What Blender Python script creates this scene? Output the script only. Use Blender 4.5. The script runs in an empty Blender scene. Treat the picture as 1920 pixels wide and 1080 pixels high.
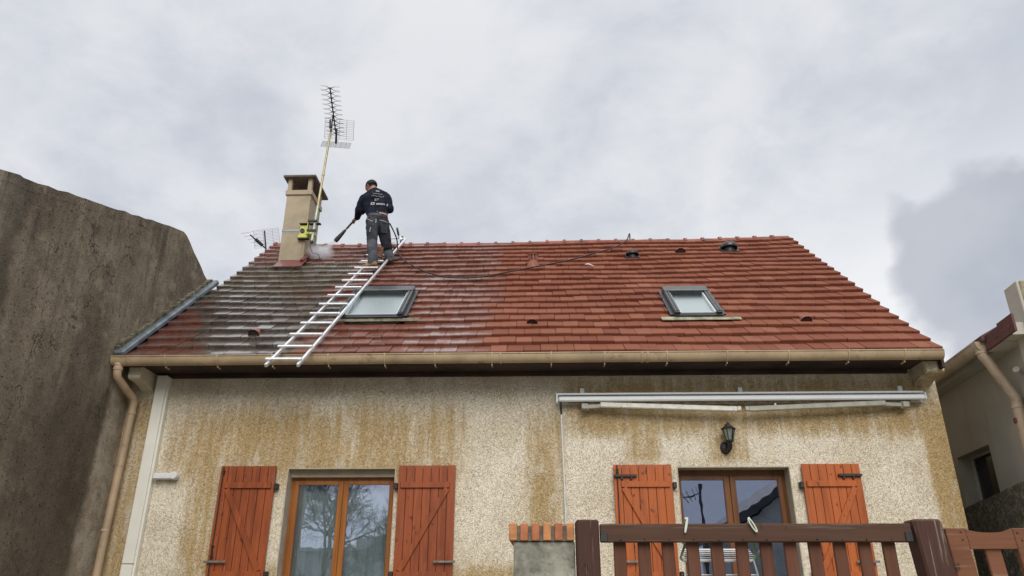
import bpy, bmesh, math, random
from mathutils import Vector, Matrix, noise as mnoise
random.seed(7)
R = math.radians
scn = bpy.context.scene
col = scn.collection

# ------------------------------------------------------------------ camera
cam_d = bpy.data.cameras.new('camera')
cam = bpy.data.objects.new('camera', cam_d)
col.objects.link(cam)
yaw, pitch, roll = R(-1.866), R(23.152), R(0.109)
fw = Vector((math.sin(yaw)*math.cos(pitch), math.cos(yaw)*math.cos(pitch), math.sin(pitch)))
rt = Vector((math.cos(yaw), -math.sin(yaw), 0)); up = rt.cross(fw)
rt, up = rt*math.cos(roll)+up*math.sin(roll), up*math.cos(roll)-rt*math.sin(roll)
cam.matrix_world = Matrix(((rt.x, up.x, -fw.x, 0.03), (rt.y, up.y, -fw.y, -9.729), (rt.z, up.z, -fw.z, 0.0), (0, 0, 0, 1)))
cam_d.sensor_width = 36; cam_d.lens = 1415.58/1920*36
cam_d.clip_start = 0.05; cam_d.clip_end = 2000
scn.camera = cam
scn.render.resolution_x, scn.render.resolution_y = 1024, 576
scn.render.engine = 'CYCLES'
scn.cycles.max_bounces = 8; scn.cycles.transparent_max_bounces = 12
scn.cycles.volume_bounces = 6
scn.view_settings.view_transform = 'Standard'; scn.view_settings.look = 'None'
scn.view_settings.gamma = 1; scn.view_settings.exposure = 0.64

# ------------------------------------------------------------------ node helper
class NT:
    def __init__(s, nt): s.nt = nt; s.n = nt.nodes; s.l = nt.links
    def new(s, t, **k):
        n = s.n.new(t)
        for a, b in k.items(): setattr(n, a, b)
        return n
    def put(s, sock, v):
        if v is None: return
        if isinstance(v, bpy.types.NodeSocket): s.l.new(v, sock)
        elif isinstance(v, (tuple, list)):
            sock.default_value = (*v, 1) if sock.type == 'RGBA' and len(v) == 3 else v
        else: sock.default_value = v
    def m(s, op, a, b=None, c=None, clamp=False):
        n = s.new('ShaderNodeMath', operation=op, use_clamp=clamp)
        s.put(n.inputs[0], a); s.put(n.inputs[1], b); s.put(n.inputs[2], c)
        return n.outputs[0]
    def add(s, a, b): return s.m('ADD', a, b)
    def sub(s, a, b): return s.m('SUBTRACT', a, b)
    def mul(s, a, b, clamp=False): return s.m('MULTIPLY', a, b, clamp=clamp)
    def mx(s, a, b): return s.m('MAXIMUM', a, b)
    def ss(s, v, lo, hi, a=0.0, b=1.0):
        n = s.new('ShaderNodeMapRange', interpolation_type='SMOOTHSTEP')
        s.put(n.inputs[0], v); s.put(n.inputs[1], lo); s.put(n.inputs[2], hi); n.inputs[3].default_value = a; n.inputs[4].default_value = b
        return n.outputs[0]
    def mix(s, f, a, b):
        n = s.new('ShaderNodeMix', data_type='RGBA')
        s.put(n.inputs[0], f); s.put(n.inputs[6], a); s.put(n.inputs[7], b)
        return n.outputs[2]
    def noise(s, vec, scale, detail=3, rough=0.55, dist=0.0):
        n = s.new('ShaderNodeTexNoise')
        s.put(n.inputs['Vector'], vec); n.inputs['Scale'].default_value = scale; n.inputs['Detail'].default_value = detail
        n.inputs['Roughness'].default_value = rough; n.inputs['Distortion'].default_value = dist
        return n.outputs['Fac']
    def map(s, vec, sc=(1, 1, 1), loc=(0, 0, 0)):
        n = s.new('ShaderNodeMapping'); s.put(n.inputs[0], vec); n.inputs['Scale'].default_value = sc; n.inputs['Location'].default_value = loc
        return n.outputs[0]
    def pos(s): return s.new('ShaderNodeNewGeometry').outputs['Position']
    def obj(s): return s.new('ShaderNodeTexCoord').outputs['Object']
    def sep(s, v):
        n = s.new('ShaderNodeSeparateXYZ'); s.put(n.inputs[0], v); return n.outputs
    def bump(s, h, strength=0.5, dist=0.01, nrm=None):
        n = s.new('ShaderNodeBump'); s.put(n.inputs['Height'], h); n.inputs['Strength'].default_value = strength; n.inputs['Distance'].default_value = dist
        s.put(n.inputs['Normal'], nrm)
        return n.outputs[0]

# ------------------------------------------------------------------ world: overcast sky
SUN_EL, SUN_AZ = R(37), R(9)          # sun behind the camera, veiled by cloud
world = bpy.data.worlds.new('World'); scn.world = world; world.use_nodes = True
W = NT(world.node_tree); W.n.clear()
d = W.new('ShaderNodeTexCoord').outputs['Generated']
dx, dy, dz = W.sep(d)
az = W.m('ARCTAN2', dx, dy); el = W.m('ARCSINE', W.m('MINIMUM', W.m('MAXIMUM', dz, -1.0), 1.0))
flat = W.new('ShaderNodeVectorMath', operation='SCALE')        # cloud deck seen in perspective
W.put(flat.inputs[0], d); W.put(flat.inputs['Scale'], W.m('DIVIDE', 1.0, W.add(W.mx(dz, 0.0), 0.35)))
n1 = W.noise(flat.outputs[0], 2.1, 6, 0.56, 0.35)
n2 = W.noise(W.map(flat.outputs[0], (1, 1, 1), (4.2, 1.7, 0.4)), 5.5, 6, 0.6, 0.3)
t = W.ss(W.add(W.mul(n1, 0.62), W.mul(n2, 0.38)), 0.37, 0.62)
deck = W.mix(t, (0.585, 0.62, 0.69), (0.81, 0.825, 0.855))
deck = W.mix(W.ss(el, 0.70, 1.25), deck, (1.42, 1.44, 1.48))
# bright break in the cloud low over the roof, dark bank beside it
wob = W.sub(W.noise(d, 7.5, 6, 0.47, 0.25), 0.5); wob2 = W.sub(W.noise(W.map(d, (1, 1, 1), (3, 5, 1)), 17.0, 4, 0.5), 0.5)
wb = W.add(W.mul(wob, 0.17), W.mul(wob2, 0.03))
edge_side = W.add(W.sub(az, 0.497), wb)
edge_top = W.add(W.sub(W.add(0.463, W.mul(W.sub(az, 0.5), 0.16)), el), wb)
inside = W.m('MINIMUM', edge_side, edge_top)
bank = W.m('POWER', W.ss(inside, -0.006, 0.026), 0.8)
halo = W.mul(W.ss(inside, -0.42, 0.0), W.ss(el, 0.62, 0.30))
deck = W.mix(W.mul(halo, 0.92), deck, (0.96, 0.97, 0.985))
bankc = W.mix(W.ss(W.add(W.noise(d, 4.2, 4, 0.55), W.mul(inside, -0.9)), 0.20, 0.60), (0.385, 0.43, 0.50), (0.56, 0.58, 0.64))
skyc = W.mix(W.mul(bank, 0.95), deck, bankc)
low = W.mix(W.ss(el, -0.05, 0.0), (0.25, 0.25, 0.25), skyc)
nis = W.new('ShaderNodeTexSky', sky_type='NISHITA', sun_disc=False)
nis.sun_elevation = SUN_EL; nis.sun_rotation = R(180)-SUN_AZ
bg1 = W.new('ShaderNodeBackground'); W.put(bg1.inputs[0], nis.outputs[0]); bg1.inputs[1].default_value = 0.05
bg2 = W.new('ShaderNodeBackground'); W.put(bg2.inputs[0], low); bg2.inputs[1].default_value = 0.655
ms = W.new('ShaderNodeMixShader'); ms.inputs[0].default_value = 0.93
W.l.new(bg1.outputs[0], ms.inputs[1]); W.l.new(bg2.outputs[0], ms.inputs[2])
wo = W.new('ShaderNodeOutputWorld'); W.l.new(ms.outputs[0], wo.inputs[0])

sun_d = bpy.data.lights.new('sun', 'SUN'); sun_d.energy = 1.5; sun_d.angle = R(42); sun_d.color = (1.0, 0.965, 0.91)
sun = bpy.data.objects.new('sun', sun_d); col.objects.link(sun)
sdir = Vector((math.sin(SUN_AZ)*math.cos(SUN_EL), -math.cos(SUN_AZ)*math.cos(SUN_EL), math.sin(SUN_EL)))   # towards the sun
sun.rotation_euler = sdir.to_track_quat('Z', 'Y').to_euler()

# ------------------------------------------------------------------ materials
def mat(name, base, rough=0.7, metal=0.0, var=0.12, nscale=6.0, bump=0.0, bscale=60.0, coat=0.0, streak=None, spec=None, obj=False, dark=None, dthr=(0.55, 0.75)):
    """general worn material: two tones of noise over the base, optional vertical streaks and fine bump"""
    m = bpy.data.materials.new(name); m.use_nodes = True
    N = NT(m.node_tree); b = m.node_tree.nodes['Principled BSDF']
    p = N.obj() if obj else N.pos()
    f = N.noise(p, nscale, 5, 0.6)
    lo = tuple(c*(1-var*1.6) for c in base); hi = tuple(min(1, c*(1+var*1.6)) for c in base)
    c = N.mix(N.ss(f, 0.3, 0.7), lo, hi)
    if streak:
        s = N.noise(N.map(p, (streak[0], streak[0], streak[1])), 1.0, 4, 0.6)
        c = N.mix(N.mul(N.ss(s, 0.52, 0.75), streak[3]), c, streak[2])
    if dark:
        s = N.noise(N.map(p, (1, 1, 1), (2, 9, 4)), nscale*2.7, 5, 0.65)
        c = N.mix(N.ss(s, *dthr), c, dark)
    N.put(b.inputs['Base Color'], c)
    b.inputs['Roughness'].default_value = rough; b.inputs['Metallic'].default_value = metal
    if spec is not None: b.inputs['Specular IOR Level'].default_value = spec
    if coat: b.inputs['Coat Weight'].default_value = coat
    if bump:
        N.put(b.inputs['Normal'], N.bump(N.noise(p, bscale, 4, 0.6), bump, 0.01))
    return m

def box_mask(N, v, a, b, soft):
    return N.mul(N.ss(v, a-soft, a+soft), N.ss(v, b+soft, b-soft))

def stucco_mat():
    m = bpy.data.materials.new('stucco'); m.use_nodes = True
    N = NT(m.node_tree); b = m.node_tree.nodes['Principled BSDF']
    p = N.pos(); x, y, z = N.sep(p)
    w1 = N.noise(p, 38.0, 1.0, 0.5, 1.2)
    ridge = N.m('ABSOLUTE', N.sub(w1, 0.5))
    groove = N.ss(ridge, 0.0, 0.042)                    # 0 in the worm-like grooves of the render
    fine = N.noise(p, 110.0, 3, 0.6)
    big = N.noise(p, 1.3, 4, 0.6); st = N.noise(N.map(p, (9.5, 9.5, 0.8)), 1.0, 6, 0.7, 0.2)
    st2 = N.noise(N.map(p, (2.6, 2.6, 0.55), (3, 1, 6)), 1.0, 4, 0.6, 0.3)
    base = N.mix(N.ss(big, 0.35, 0.65), (0.73, 0.63, 0.47), (0.85, 0.765, 0.615))
    # lichen and rust-coloured wash where water runs
    k = N.mul(box_mask(N, x, -4.75, -0.85, 0.3), box_mask(N, z, 1.35, 2.55, 0.35))
    k = N.mx(k, N.mul(box_mask(N, x, -4.5, -3.9, 0.22), N.ss(z, 2.5, 1.6)))
    k = N.mx(k, N.mul(box_mask(N, x, -0.12, 0.42, 0.22), N.ss(z, 2.75, 2.2)))
    k = N.mx(k, N.mul(box_mask(N, x, 0.35, 5.4, 0.25), box_mask(N, z, 2.02, 2.85, 0.2)))
    k = N.mx(k, N.mul(box_mask(N, x, 1.15, 1.65, 0.16), box_mask(N, z, 1.7, 2.3, 0.12)))
    k = N.mx(k, N.mul(box_mask(N, x, 2.15, 2.75, 0.14), box_mask(N, z, 1.7, 2.3, 0.12)))
    edge = N.add(4.92, N.mul(N.sub(st2, 0.5), 0.5))
    k = N.mx(k, N.mul(N.ss(x, N.sub(edge, 0.08), N.add(edge, 0.1)), N.ss(z, 2.65, 2.3, 0.0, 1.25)))
    k = N.mx(k, N.mul(N.mul(N.ss(x, -5.0, -5.1), 0.95), N.ss(z, 2.75, 2.5)))
    k = N.mx(k, N.mul(N.ss(z, 0.75, 0.35), box_mask(N, x, -4.6, 0.1, 0.3)))
    spk = N.noise(p, 26.0, 4, 0.7)
    wash = N.ss(N.add(N.add(N.mul(k, 0.36), N.mul(N.sub(spk, 0.5), 0.30)), N.add(N.mul(st, 0.56), N.mul(st2, 0.34))), 0.56, 0.88)
    c = N.mix(N.mul(wash, 0.95), base, (0.48, 0.335, 0.155))
    c = N.mix(N.mul(N.ss(N.noise(N.map(p, (1, 1, 1), (7, 2, 1)), 9.0, 5, 0.7), 0.58, 0.72), N.mul(wash, 0.55)), c, (0.25, 0.155, 0.06))
    pale = N.mul(N.ss(N.noise(N.map(p, (3, 3, 1.4), (1, 8, 3)), 1.0, 5, 0.6), 0.56, 0.66), 0.55)
    c = N.mix(pale, c, (0.70, 0.62, 0.50))
    grime = N.mul(box_mask(N, z, 2.70, 3.2, 0.12), N.ss(N.noise(N.map(p, (5, 5, 1.2), (4, 4, 4)), 1.0, 5, 0.65), 0.35, 0.7))
    c = N.mix(N.mul(grime, 0.25), c, (0.22, 0.165, 0.105))
    c = N.mix(N.mul(N.sub(1.0, groove), N.ss(N.noise(p, 2.3, 4, 0.6), 0.35, 0.65, 0.40, 0.82)), c, N.mix(0.42, (0.075, 0.045, 0.018), c))
    N.put(b.inputs['Base Color'], c); b.inputs['Roughness'].default_value = 0.92; b.inputs['Specular IOR Level'].default_value = 0.2
    h = N.add(groove, N.mul(fine, 0.3))
    N.put(b.inputs['Normal'], N.bump(h, 0.8, 0.010))
    return m

def old_wall_mat():
    m = bpy.data.materials.new('old_cement_render'); m.use_nodes = True
    N = NT(m.node_tree); b = m.node_tree.nodes['Principled BSDF']
    p = N.pos(); x, y, z = N.sep(p)
    big = N.noise(p, 0.9, 5, 0.62, 0.4); med = N.noise(p, 3.4, 6, 0.7); st = N.noise(N.map(p, (3.0, 2.4, 0.5)), 1.0, 6, 0.65, 0.3)
    c = N.mix(N.ss(N.add(N.mul(big, 0.5), N.mul(st, 0.5)), 0.36, 0.64), (0.085, 0.064, 0.043), (0.235, 0.186, 0.128))
    c = N.mix(N.mul(N.ss(med, 0.46, 0.66), 0.7), c, (0.30, 0.245, 0.172))
    c = N.mix(N.mul(N.ss(N.noise(N.map(p, (1, 1, 0.6), (9, 4, 2)), 7.0, 6, 0.75), 0.52, 0.66), 0.55), c, (0.075, 0.058, 0.04))
    pits = N.noise(N.map(p, (1, 1, 0.9), (5, 1, 2)), 24.0, 4, 0.6)
    pit = N.ss(pits, 0.60, 0.72)
    c = N.mix(N.mul(pit, 0.7), c, (0.04, 0.032, 0.024))
    c = N.mix(N.mul(N.ss(N.noise(p, 38.0, 4, 0.7), 0.42, 0.70), 0.38), c, (0.30, 0.255, 0.19))
    vo = N.new('ShaderNodeTexVoronoi', feature='DISTANCE_TO_EDGE'); wv = N.new('ShaderNodeVectorMath', operation='ADD')
    wn_ = N.new('ShaderNodeTexNoise'); N.put(wn_.inputs['Vector'], p); wn_.inputs['Scale'].default_value = 2.5; wn_.inputs['Detail'].default_value = 5
    N.put(wv.inputs[0], p); N.put(wv.inputs[1], wn_.outputs['Color']); N.put(vo.inputs['Vector'], N.map(wv.outputs[0], (0.55, 0.75, 0.42))); vo.inputs['Scale'].default_value = 1.0
    crack = N.mul(N.ss(vo.outputs['Distance'], 0.007, 0.002), N.ss(N.noise(p, 0.8, 2, 0.5), 0.46, 0.58))
    c = N.mix(N.mul(crack, 0.75), c, (0.035, 0.028, 0.02))
    c = N.mix(N.mul(N.ss(N.noise(p, 85.0, 3, 0.7), 0.50, 0.66), 0.42), c, (0.06, 0.048, 0.034))
    # pale patch and damp streak by the parapet, dark soiled foot, clean strip sheltered by the eave
    wy = N.add(y, N.mul(N.sub(big, 0.5), 1.2))
    c = N.mix(N.mul(N.mul(N.ss(wy, -2.85, -3.1), N.ss(z, 2.2, 2.9)), 0.55), c, (0.42, 0.37, 0.28))
    c = N.mix(N.mul(box_mask(N, N.add(wy, N.mul(z, 0.05)), -2.95, -2.6, 0.12), 0.6), c, (0.06, 0.052, 0.04))
    soil = N.mul(N.ss(N.add(z, N.mul(N.sub(st, 0.5), 2.2)), 3.4, 2.1), N.ss(y, -2.6, -1.3))
    c = N.mix(N.mul(soil, 0.62), c, (0.055, 0.045, 0.034))
    runs = N.mul(N.ss(N.noise(N.map(p, (4, 5.5, 0.45), (2, 2, 2)), 1.0, 6, 0.7, 0.2), 0.52, 0.66), N.ss(z, 2.6, 4.2))
    c = N.mix(N.mul(runs, 0.5), c, (0.06, 0.053, 0.04))
    sh = N.add(N.add(y, N.mul(N.sub(med, 0.5), 0.16)), N.mul(N.sub(z, 2.85), -0.06))
    clean = N.mul(N.ss(sh, -0.50, -0.34), N.ss(z, 3.05, 2.85))
    c = N.mix(N.mul(clean, 0.85), c, N.mix(N.ss(med, 0.4, 0.6), (0.30, 0.245, 0.175), (0.42, 0.365, 0.28)))
    gl_ = N.new('ShaderNodeHueSaturation'); gl_.inputs['Value'].default_value = 1.34; gl_.inputs['Saturation'].default_value = 0.90; N.put(gl_.inputs['Color'], c)
    N.put(b.inputs['Base Color'], gl_.outputs[0]); b.inputs['Roughness'].default_value = 0.95; b.inputs['Specular IOR Level'].default_value = 0.15
    h = N.add(N.mul(N.sub(1.0, pit), 0.8), N.add(N.noise(p, 34.0, 6, 0.78), N.mul(med, 1.5)))
    N.put(b.inputs['Normal'], N.bump(h, 1.0, 0.022))
    return m

def tile_mat(name, from_attr):
    m = bpy.data.materials.new(name); m.use_nodes = True
    N = NT(m.node_tree); b = m.node_tree.nodes['Principled BSDF']
    p = N.pos(); x, y, z = N.sep(p)
    v = N.m('DIVIDE', N.add(y, 0.49), 0.7588)          # distance up the slope
    if from_attr:
        a = N.new('ShaderNodeAttribute', attribute_type='GEOMETRY', attribute_name='tint'); rnd = a.outputs['Fac']
    else:
        rnd = N.new('ShaderNodeObjectInfo').outputs['Random']
    rnd2 = N.m('FRACT', N.mul(rnd, 17.31)); rnd3 = N.m('FRACT', N.mul(rnd, 91.7))
    n_big = N.noise(p, 0.9, 4, 0.6); n_med = N.noise(p, 5.0, 5, 0.65); n_f = N.noise(p, 34.0, 4, 0.7)
    c = N.mix(rnd, (0.198, 0.068, 0.041), (0.255, 0.097, 0.057))
    c = N.mix(N.mul(N.ss(rnd2, 0.82, 0.97), 0.36), c, (0.33, 0.14, 0.098))
    c = N.mix(N.mul(N.ss(rnd3, 0.84, 0.97), 0.36), c, (0.16, 0.052, 0.038))
    c = N.mix(N.mul(N.ss(n_f, 0.50, 0.72), 0.45), c, (0.15, 0.052, 0.036))
    c = N.mix(N.mul(N.ss(N.add(n_big, N.mul(N.sub(n_med, 0.5), 0.5)), 0.5, 0.7), 0.4), c, (0.17, 0.066, 0.045))
    wx = N.add(x, N.mul(N.sub(n_med, 0.5), 0.35)); wj = N.add(wx, N.mul(N.sub(rnd2, 0.5), 0.25))
    wet = N.ss(wj, -0.40, -1.0)
    wet2 = N.ss(wj, -2.4, -3.3)
    # lichen and soot still left on the slope under the chimney and down to the gutter
    jt = N.add(N.mul(N.sub(rnd, 0.5), 0.46), N.add(N.mul(N.sub(n_med, 0.5), 0.9), N.mul(N.sub(n_f, 0.5), 0.5)))
    left = N.add(N.add(wx, jt), N.add(N.mul(v, 0.50), 4.35)); right = N.sub(N.add(N.add(-3.02, jt), N.mul(N.sub(n_big, 0.5), 1.3)), wx)
    dirt = N.mul(N.mul(N.ss(left, -0.08, 0.12), N.ss(right, -0.06, 0.08)), N.ss(N.add(v, N.mul(N.sub(n_big, 0.5), 0.8)), 4.75, 4.2))
    c = N.mix(N.mul(N.ss(left, 0.5, -0.2), 0.7), c, (0.125, 0.052, 0.038))
    dirt = N.mul(dirt, N.ss(N.add(n_med, N.mul(n_big, 0.5)), 0.36, 0.72, 0.45, 1.0))
    upper = N.ss(v, 1.9, 3.2)
    dcol = N.mix(upper, (0.052, 0.053, 0.045), (0.085, 0.080, 0.048))
    dcol = N.mix(N.mul(N.mul(N.ss(n_f, 0.46, 0.66), N.ss(n_med, 0.42, 0.6, 0.3, 1.0)), 0.75), dcol, (0.22, 0.23, 0.17))
    c = N.mix(N.mul(dirt, 0.93), c, dcol)
    c = N.mix(N.mul(wet, 0.36), c, N.mix(0.75, c, (0.06, 0.008, 0.006)))
    spots = N.mul(N.ss(N.noise(N.map(p, (1, 1, 1), (3, 3, 8)), 7.0, 6, 0.7), 0.60, 0.70), N.ss(x, 0.0, 2.5, 0.35, 0.75))
    c = N.mix(spots, c, (0.07, 0.045, 0.035))
    lich = N.mul(N.ss(N.noise(N.map(p, (1, 1, 1), (8, 1, 5)), 16.0, 5, 0.7), 0.64, 0.70), N.ss(n_big, 0.40, 0.62, 0.1, 0.8))
    c = N.mix(lich, c, (0.19, 0.17, 0.12))
    N.put(b.inputs['Base Color'], c)
    N.put(b.inputs['Roughness'], N.m('MULTIPLY_ADD', wet, -0.52, 0.80))
    N.put(b.inputs['Specular IOR Level'], N.m('MULTIPLY_ADD', wet, 0.32, 0.10))
    gn = N.add(n_med, N.mul(N.sub(rnd3, 0.5), 0.34))
    N.put(b.inputs['Coat Weight'], N.mx(N.mul(N.mul(wet, 0.60), N.ss(gn, 0.47, 0.58, 0.08, 1.0)), N.mul(wet2, N.ss(gn, 0.33, 0.50, 0.30, 1.0))))
    b.inputs['Coat IOR'].default_value = 3.0
    N.put(b.inputs['Coat Roughness'], N.m('MULTIPLY_ADD', n_f, 0.14, 0.02))
    N.put(b.inputs['Normal'], N.bump(N.add(n_f, N.mul(N.noise(p, 120, 2, 0.5), 0.4)), 0.22, 0.006))
    N.put(b.inputs['Coat Normal'], N.bump(n_med, 0.18, 0.02))
    return m

def wood_mat(name, base, dark, grain_axis='z', worn=None, rough=0.45, knots=True):
    m = bpy.data.materials.new(name); m.use_nodes = True
    N = NT(m.node_tree); b = m.node_tree.nodes['Principled BSDF']
    p = N.pos()
    sc = {'z': (60, 60, 2.2), 'x': (2.2, 60, 60)}[grain_axis]; sw = {'z': (9, 9, 0.9), 'x': (0.9, 9, 9)}[grain_axis]
    g = N.noise(N.map(p, sc), 1.0, 4, 0.6, 0.3); f = N.noise(N.map(p, sw), 1.0, 4, 0.6)
    rnd = N.new('ShaderNodeObjectInfo').outputs['Random']
    c = N.mix(N.ss(g, 0.35, 0.7), base, tuple(a*0.62+b_*0.38 for a, b_ in zip(base, dark)))
    c = N.mix(N.mul(N.ss(f, 0.42, 0.66), 0.7), c, dark)
    c = N.mix(N.mul(rnd, 0.28), c, tuple(a*0.6 for a in base))
    if knots:
        kn = N.noise(N.map(p, (1, 1, 0.7), (3, 3, 3)), 11.0, 2, 0.5)
        c = N.mix(N.mul(N.ss(kn, 0.68, 0.74), 0.7), c, tuple(a*0.3 for a in dark))
    if knots and not worn:
        wz = N.noise(N.map(p, (30, 30, 3.0), (2, 5, 1)), 1.0, 6, 0.75)
        c = N.mix(N.mul(N.ss(wz, 0.56, 0.70), 0.45), c, tuple(min(1, a*0.75+0.10) for a in base))
    if worn:
        wn = N.noise(N.map(p, tuple(a*0.6 for a in sc), (1, 2, 3)), 1.0, 5, 0.7)
        c = N.mix(N.mul(N.ss(wn, 0.55, 0.66), worn[1]), c, worn[0])
    N.put(b.inputs['Base Color'], c); b.inputs['Roughness'].default_value = rough; b.inputs['Specular IOR Level'].default_value = 0.3
    N.put(b.inputs['Normal'], N.bump(N.add(g, f), 0.25, 0.004))
    return m

def glass_mat(name, tint=(0.8, 0.85, 0.85), base=0.16, rough=0.0, refl=(0.9, 0.93, 1.0)):
    m = bpy.data.materials.new(name); m.use_nodes = True
    N = NT(m.node_tree); N.n.clear()
    tr = N.new('ShaderNodeBsdfTransparent'); N.put(tr.inputs[0], tint)
    gl = N.new('ShaderNodeBsdfGlossy'); N.put(gl.inputs[0], refl); gl.inputs['Roughness'].default_value = rough
    fr = N.new('ShaderNodeFresnel'); fr.inputs[0].default_value = 1.5
    N.put(gl.inputs['Normal'], N.bump(N.noise(N.pos(), 2.2, 2, 0.5), 0.05, 0.02))
    mx = N.new('ShaderNodeMixShader'); N.put(mx.inputs[0], N.m('ADD', N.mul(fr.outputs[0], 1.0), base, clamp=True))
    N.l.new(tr.outputs[0], mx.inputs[1]); N.l.new(gl.outputs[0], mx.inputs[2])
    o = N.new('ShaderNodeOutputMaterial'); N.l.new(mx.outputs[0], o.inputs[0])
    return m

M = {}
M['stucco'] = stucco_mat()
M['reveal'] = mat('smooth_reveal_render', (0.44, 0.375, 0.28), 0.9, var=0.08, bump=0.15)
M['oldwall'] = old_wall_mat()
M['tile'] = tile_mat('wet_clay_tile', False); M['tilej'] = tile_mat('wet_clay_tile_field', True)
M['ridge'] = mat('ridge_clay', (0.23, 0.062, 0.042), 0.55, var=0.25, nscale=3, bump=0.2, dark=(0.06, 0.04, 0.03), dthr=(0.58, 0.72))
M['terracotta'] = mat('vent_clay', (0.27, 0.085, 0.055), 0.7, var=0.2, nscale=8, dark=(0.08, 0.045, 0.035))
M['ventdark'] = mat('black_plastic', (0.022, 0.016, 0.016), 0.45, var=0.2)
M['under'] = mat('roofing_felt', (0.05, 0.03, 0.025), 0.9)
M['gutter'] = mat('sand_pvc', (0.44, 0.325, 0.20), 0.42, var=0.10, nscale=2.5, streak=(1.6, 1.6, (0.17, 0.12, 0.07), 0.55), dark=(0.22, 0.16, 0.095))
M['pipe'] = mat('sand_pipe_pvc', (0.48, 0.35, 0.225), 0.42, var=0.09, nscale=2.5, dark=(0.30, 0.21, 0.13))
M['pipe2'] = mat('pink_beige_pvc', (0.48, 0.365, 0.25), 0.45, var=0.09, nscale=3.0, dark=(0.36, 0.25, 0.17))
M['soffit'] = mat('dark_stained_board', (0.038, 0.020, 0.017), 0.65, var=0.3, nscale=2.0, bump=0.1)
M['trunk'] = mat('off_white_pvc', (0.80, 0.775, 0.69), 0.4, var=0.03, nscale=2.0, streak=(3, 0.6, (0.40, 0.37, 0.30), 0.4))
M['white'] = mat('white_plastic', (0.72, 0.73, 0.73), 0.4, var=0.03, nscale=9)
M['zinc'] = mat('zinc_sheet', (0.165, 0.195, 0.22), 0.45, metal=0.35, var=0.22, nscale=5, dark=(0.09, 0.10, 0.10))
M['moss'] = mat('mossy_mortar', (0.15, 0.135, 0.09), 0.95, var=0.4, nscale=9, bump=0.6, bscale=30)
M['chim'] = mat('chimney_render', (0.37, 0.305, 0.212), 0.9, var=0.10, nscale=2.2, bump=0.2, bscale=70, streak=(4.5, 0.9, (0.235, 0.185, 0.12), 0.75))
M['chimcap'] = mat('cement_cap', (0.13, 0.105, 0.088), 0.9, var=0.2, nscale=6, bump=0.3)
M['flue'] = mat('sooty_flue', (0.055, 0.042, 0.038), 0.95)
M['redflash'] = mat('red_painted_flashing', (0.155, 0.032, 0.028), 0.4, var=0.18, nscale=7, coat=0.3)
M['grey'] = mat('grey_metal_strap', (0.23, 0.25, 0.27), 0.4, metal=0.6, var=0.1)
M['alu'] = mat('ladder_aluminium', (0.80, 0.81, 0.83), 0.32, metal=0.55, var=0.06, nscale=14, dark=(0.5, 0.5, 0.51), dthr=(0.62, 0.8))
M['black'] = mat('black_rubber', (0.014, 0.014, 0.016), 0.5, var=0.2)
M['iron'] = mat('black_iron', (0.020, 0.018, 0.018), 0.5, var=0.3, nscale=20)
M['lead'] = mat('grey_catch', (0.20, 0.19, 0.165), 0.45, metal=0.4, var=0.2, nscale=20)
M['skyframe'] = mat('grey_aluminium_cover', (0.062, 0.066, 0.070), 0.32, metal=0.5, var=0.12, nscale=8)
M['skydark'] = mat('dark_window_trim', (0.020, 0.022, 0.026), 0.4, var=0.2)
M['skylip'] = mat('lichen_lead_apron', (0.27, 0.265, 0.18), 0.7, var=0.25, nscale=9, dark=(0.14, 0.16, 0.08))
M['skylip2'] = mat('mossy_lead_apron', (0.14, 0.115, 0.07), 0.6, var=0.35, nscale=12, dark=(0.09, 0.10, 0.05))
M['skyglass'] = glass_mat('roof_glass', (0.5, 0.53, 0.52), 0.36, 0.32, (0.86, 0.95, 0.95))
M['glass'] = glass_mat('window_glass', (0.92, 0.94, 0.93), 0.28, 0.0, (0.74, 0.79, 1.0))
M['lampglass'] = glass_mat('lamp_glass', (0.74, 0.82, 0.76), 0.34, 0.35, (0.72, 0.82, 0.76))
M['shut_red'] = wood_mat('red_brown_shutter_wood', (0.35, 0.085, 0.025), (0.16, 0.036, 0.013))
M['shut_org'] = wood_mat('orange_shutter_wood', (0.50, 0.128, 0.030), (0.27, 0.060, 0.016))
M['frame'] = wood_mat('varnished_window_wood', (0.40, 0.148, 0.032), (0.20, 0.066, 0.016), knots=False, rough=0.35)
M['framed'] = wood_mat('dark_varnished_wood', (0.19, 0.075, 0.024), (0.09, 0.035, 0.013), knots=False, rough=0.35)
M['gate'] = wood_mat('brown_gate_wood', (0.094, 0.044, 0.026), (0.060, 0.028, 0.018), 'x', ((0.20, 0.165, 0.12), 0.5), 0.7)
M['slat'] = wood_mat('red_brown_slat_wood', (0.150, 0.058, 0.031), (0.088, 0.036, 0.021), 'z', ((0.11, 0.075, 0.055), 0.5), 0.7)
M['post'] = wood_mat('weathered_post_wood', (0.080, 0.037, 0.027), (0.050, 0.024, 0.018), 'z', ((0.30, 0.25, 0.20), 0.75), 0.8)
M['sidegate'] = wood_mat('side_gate_wood', (0.215, 0.088, 0.045), (0.13, 0.052, 0.029), 'x', ((0.28, 0.2, 0.14), 0.45), 0.75)
M['brick_o'] = mat('orange_brick', (0.50, 0.215, 0.085), 0.85, var=0.15, nscale=14, bump=0.3, obj=False, dark=(0.33, 0.13, 0.06))
M['brick_r'] = mat('red_brick', (0.43, 0.15, 0.065), 0.85, var=0.15, nscale=14, bump=0.3, dark=(0.28, 0.10, 0.05))
M['mortar'] = mat('grey_mortar', (0.14, 0.125, 0.105), 0.95, var=0.2, nscale=20, bump=0.5)
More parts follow.
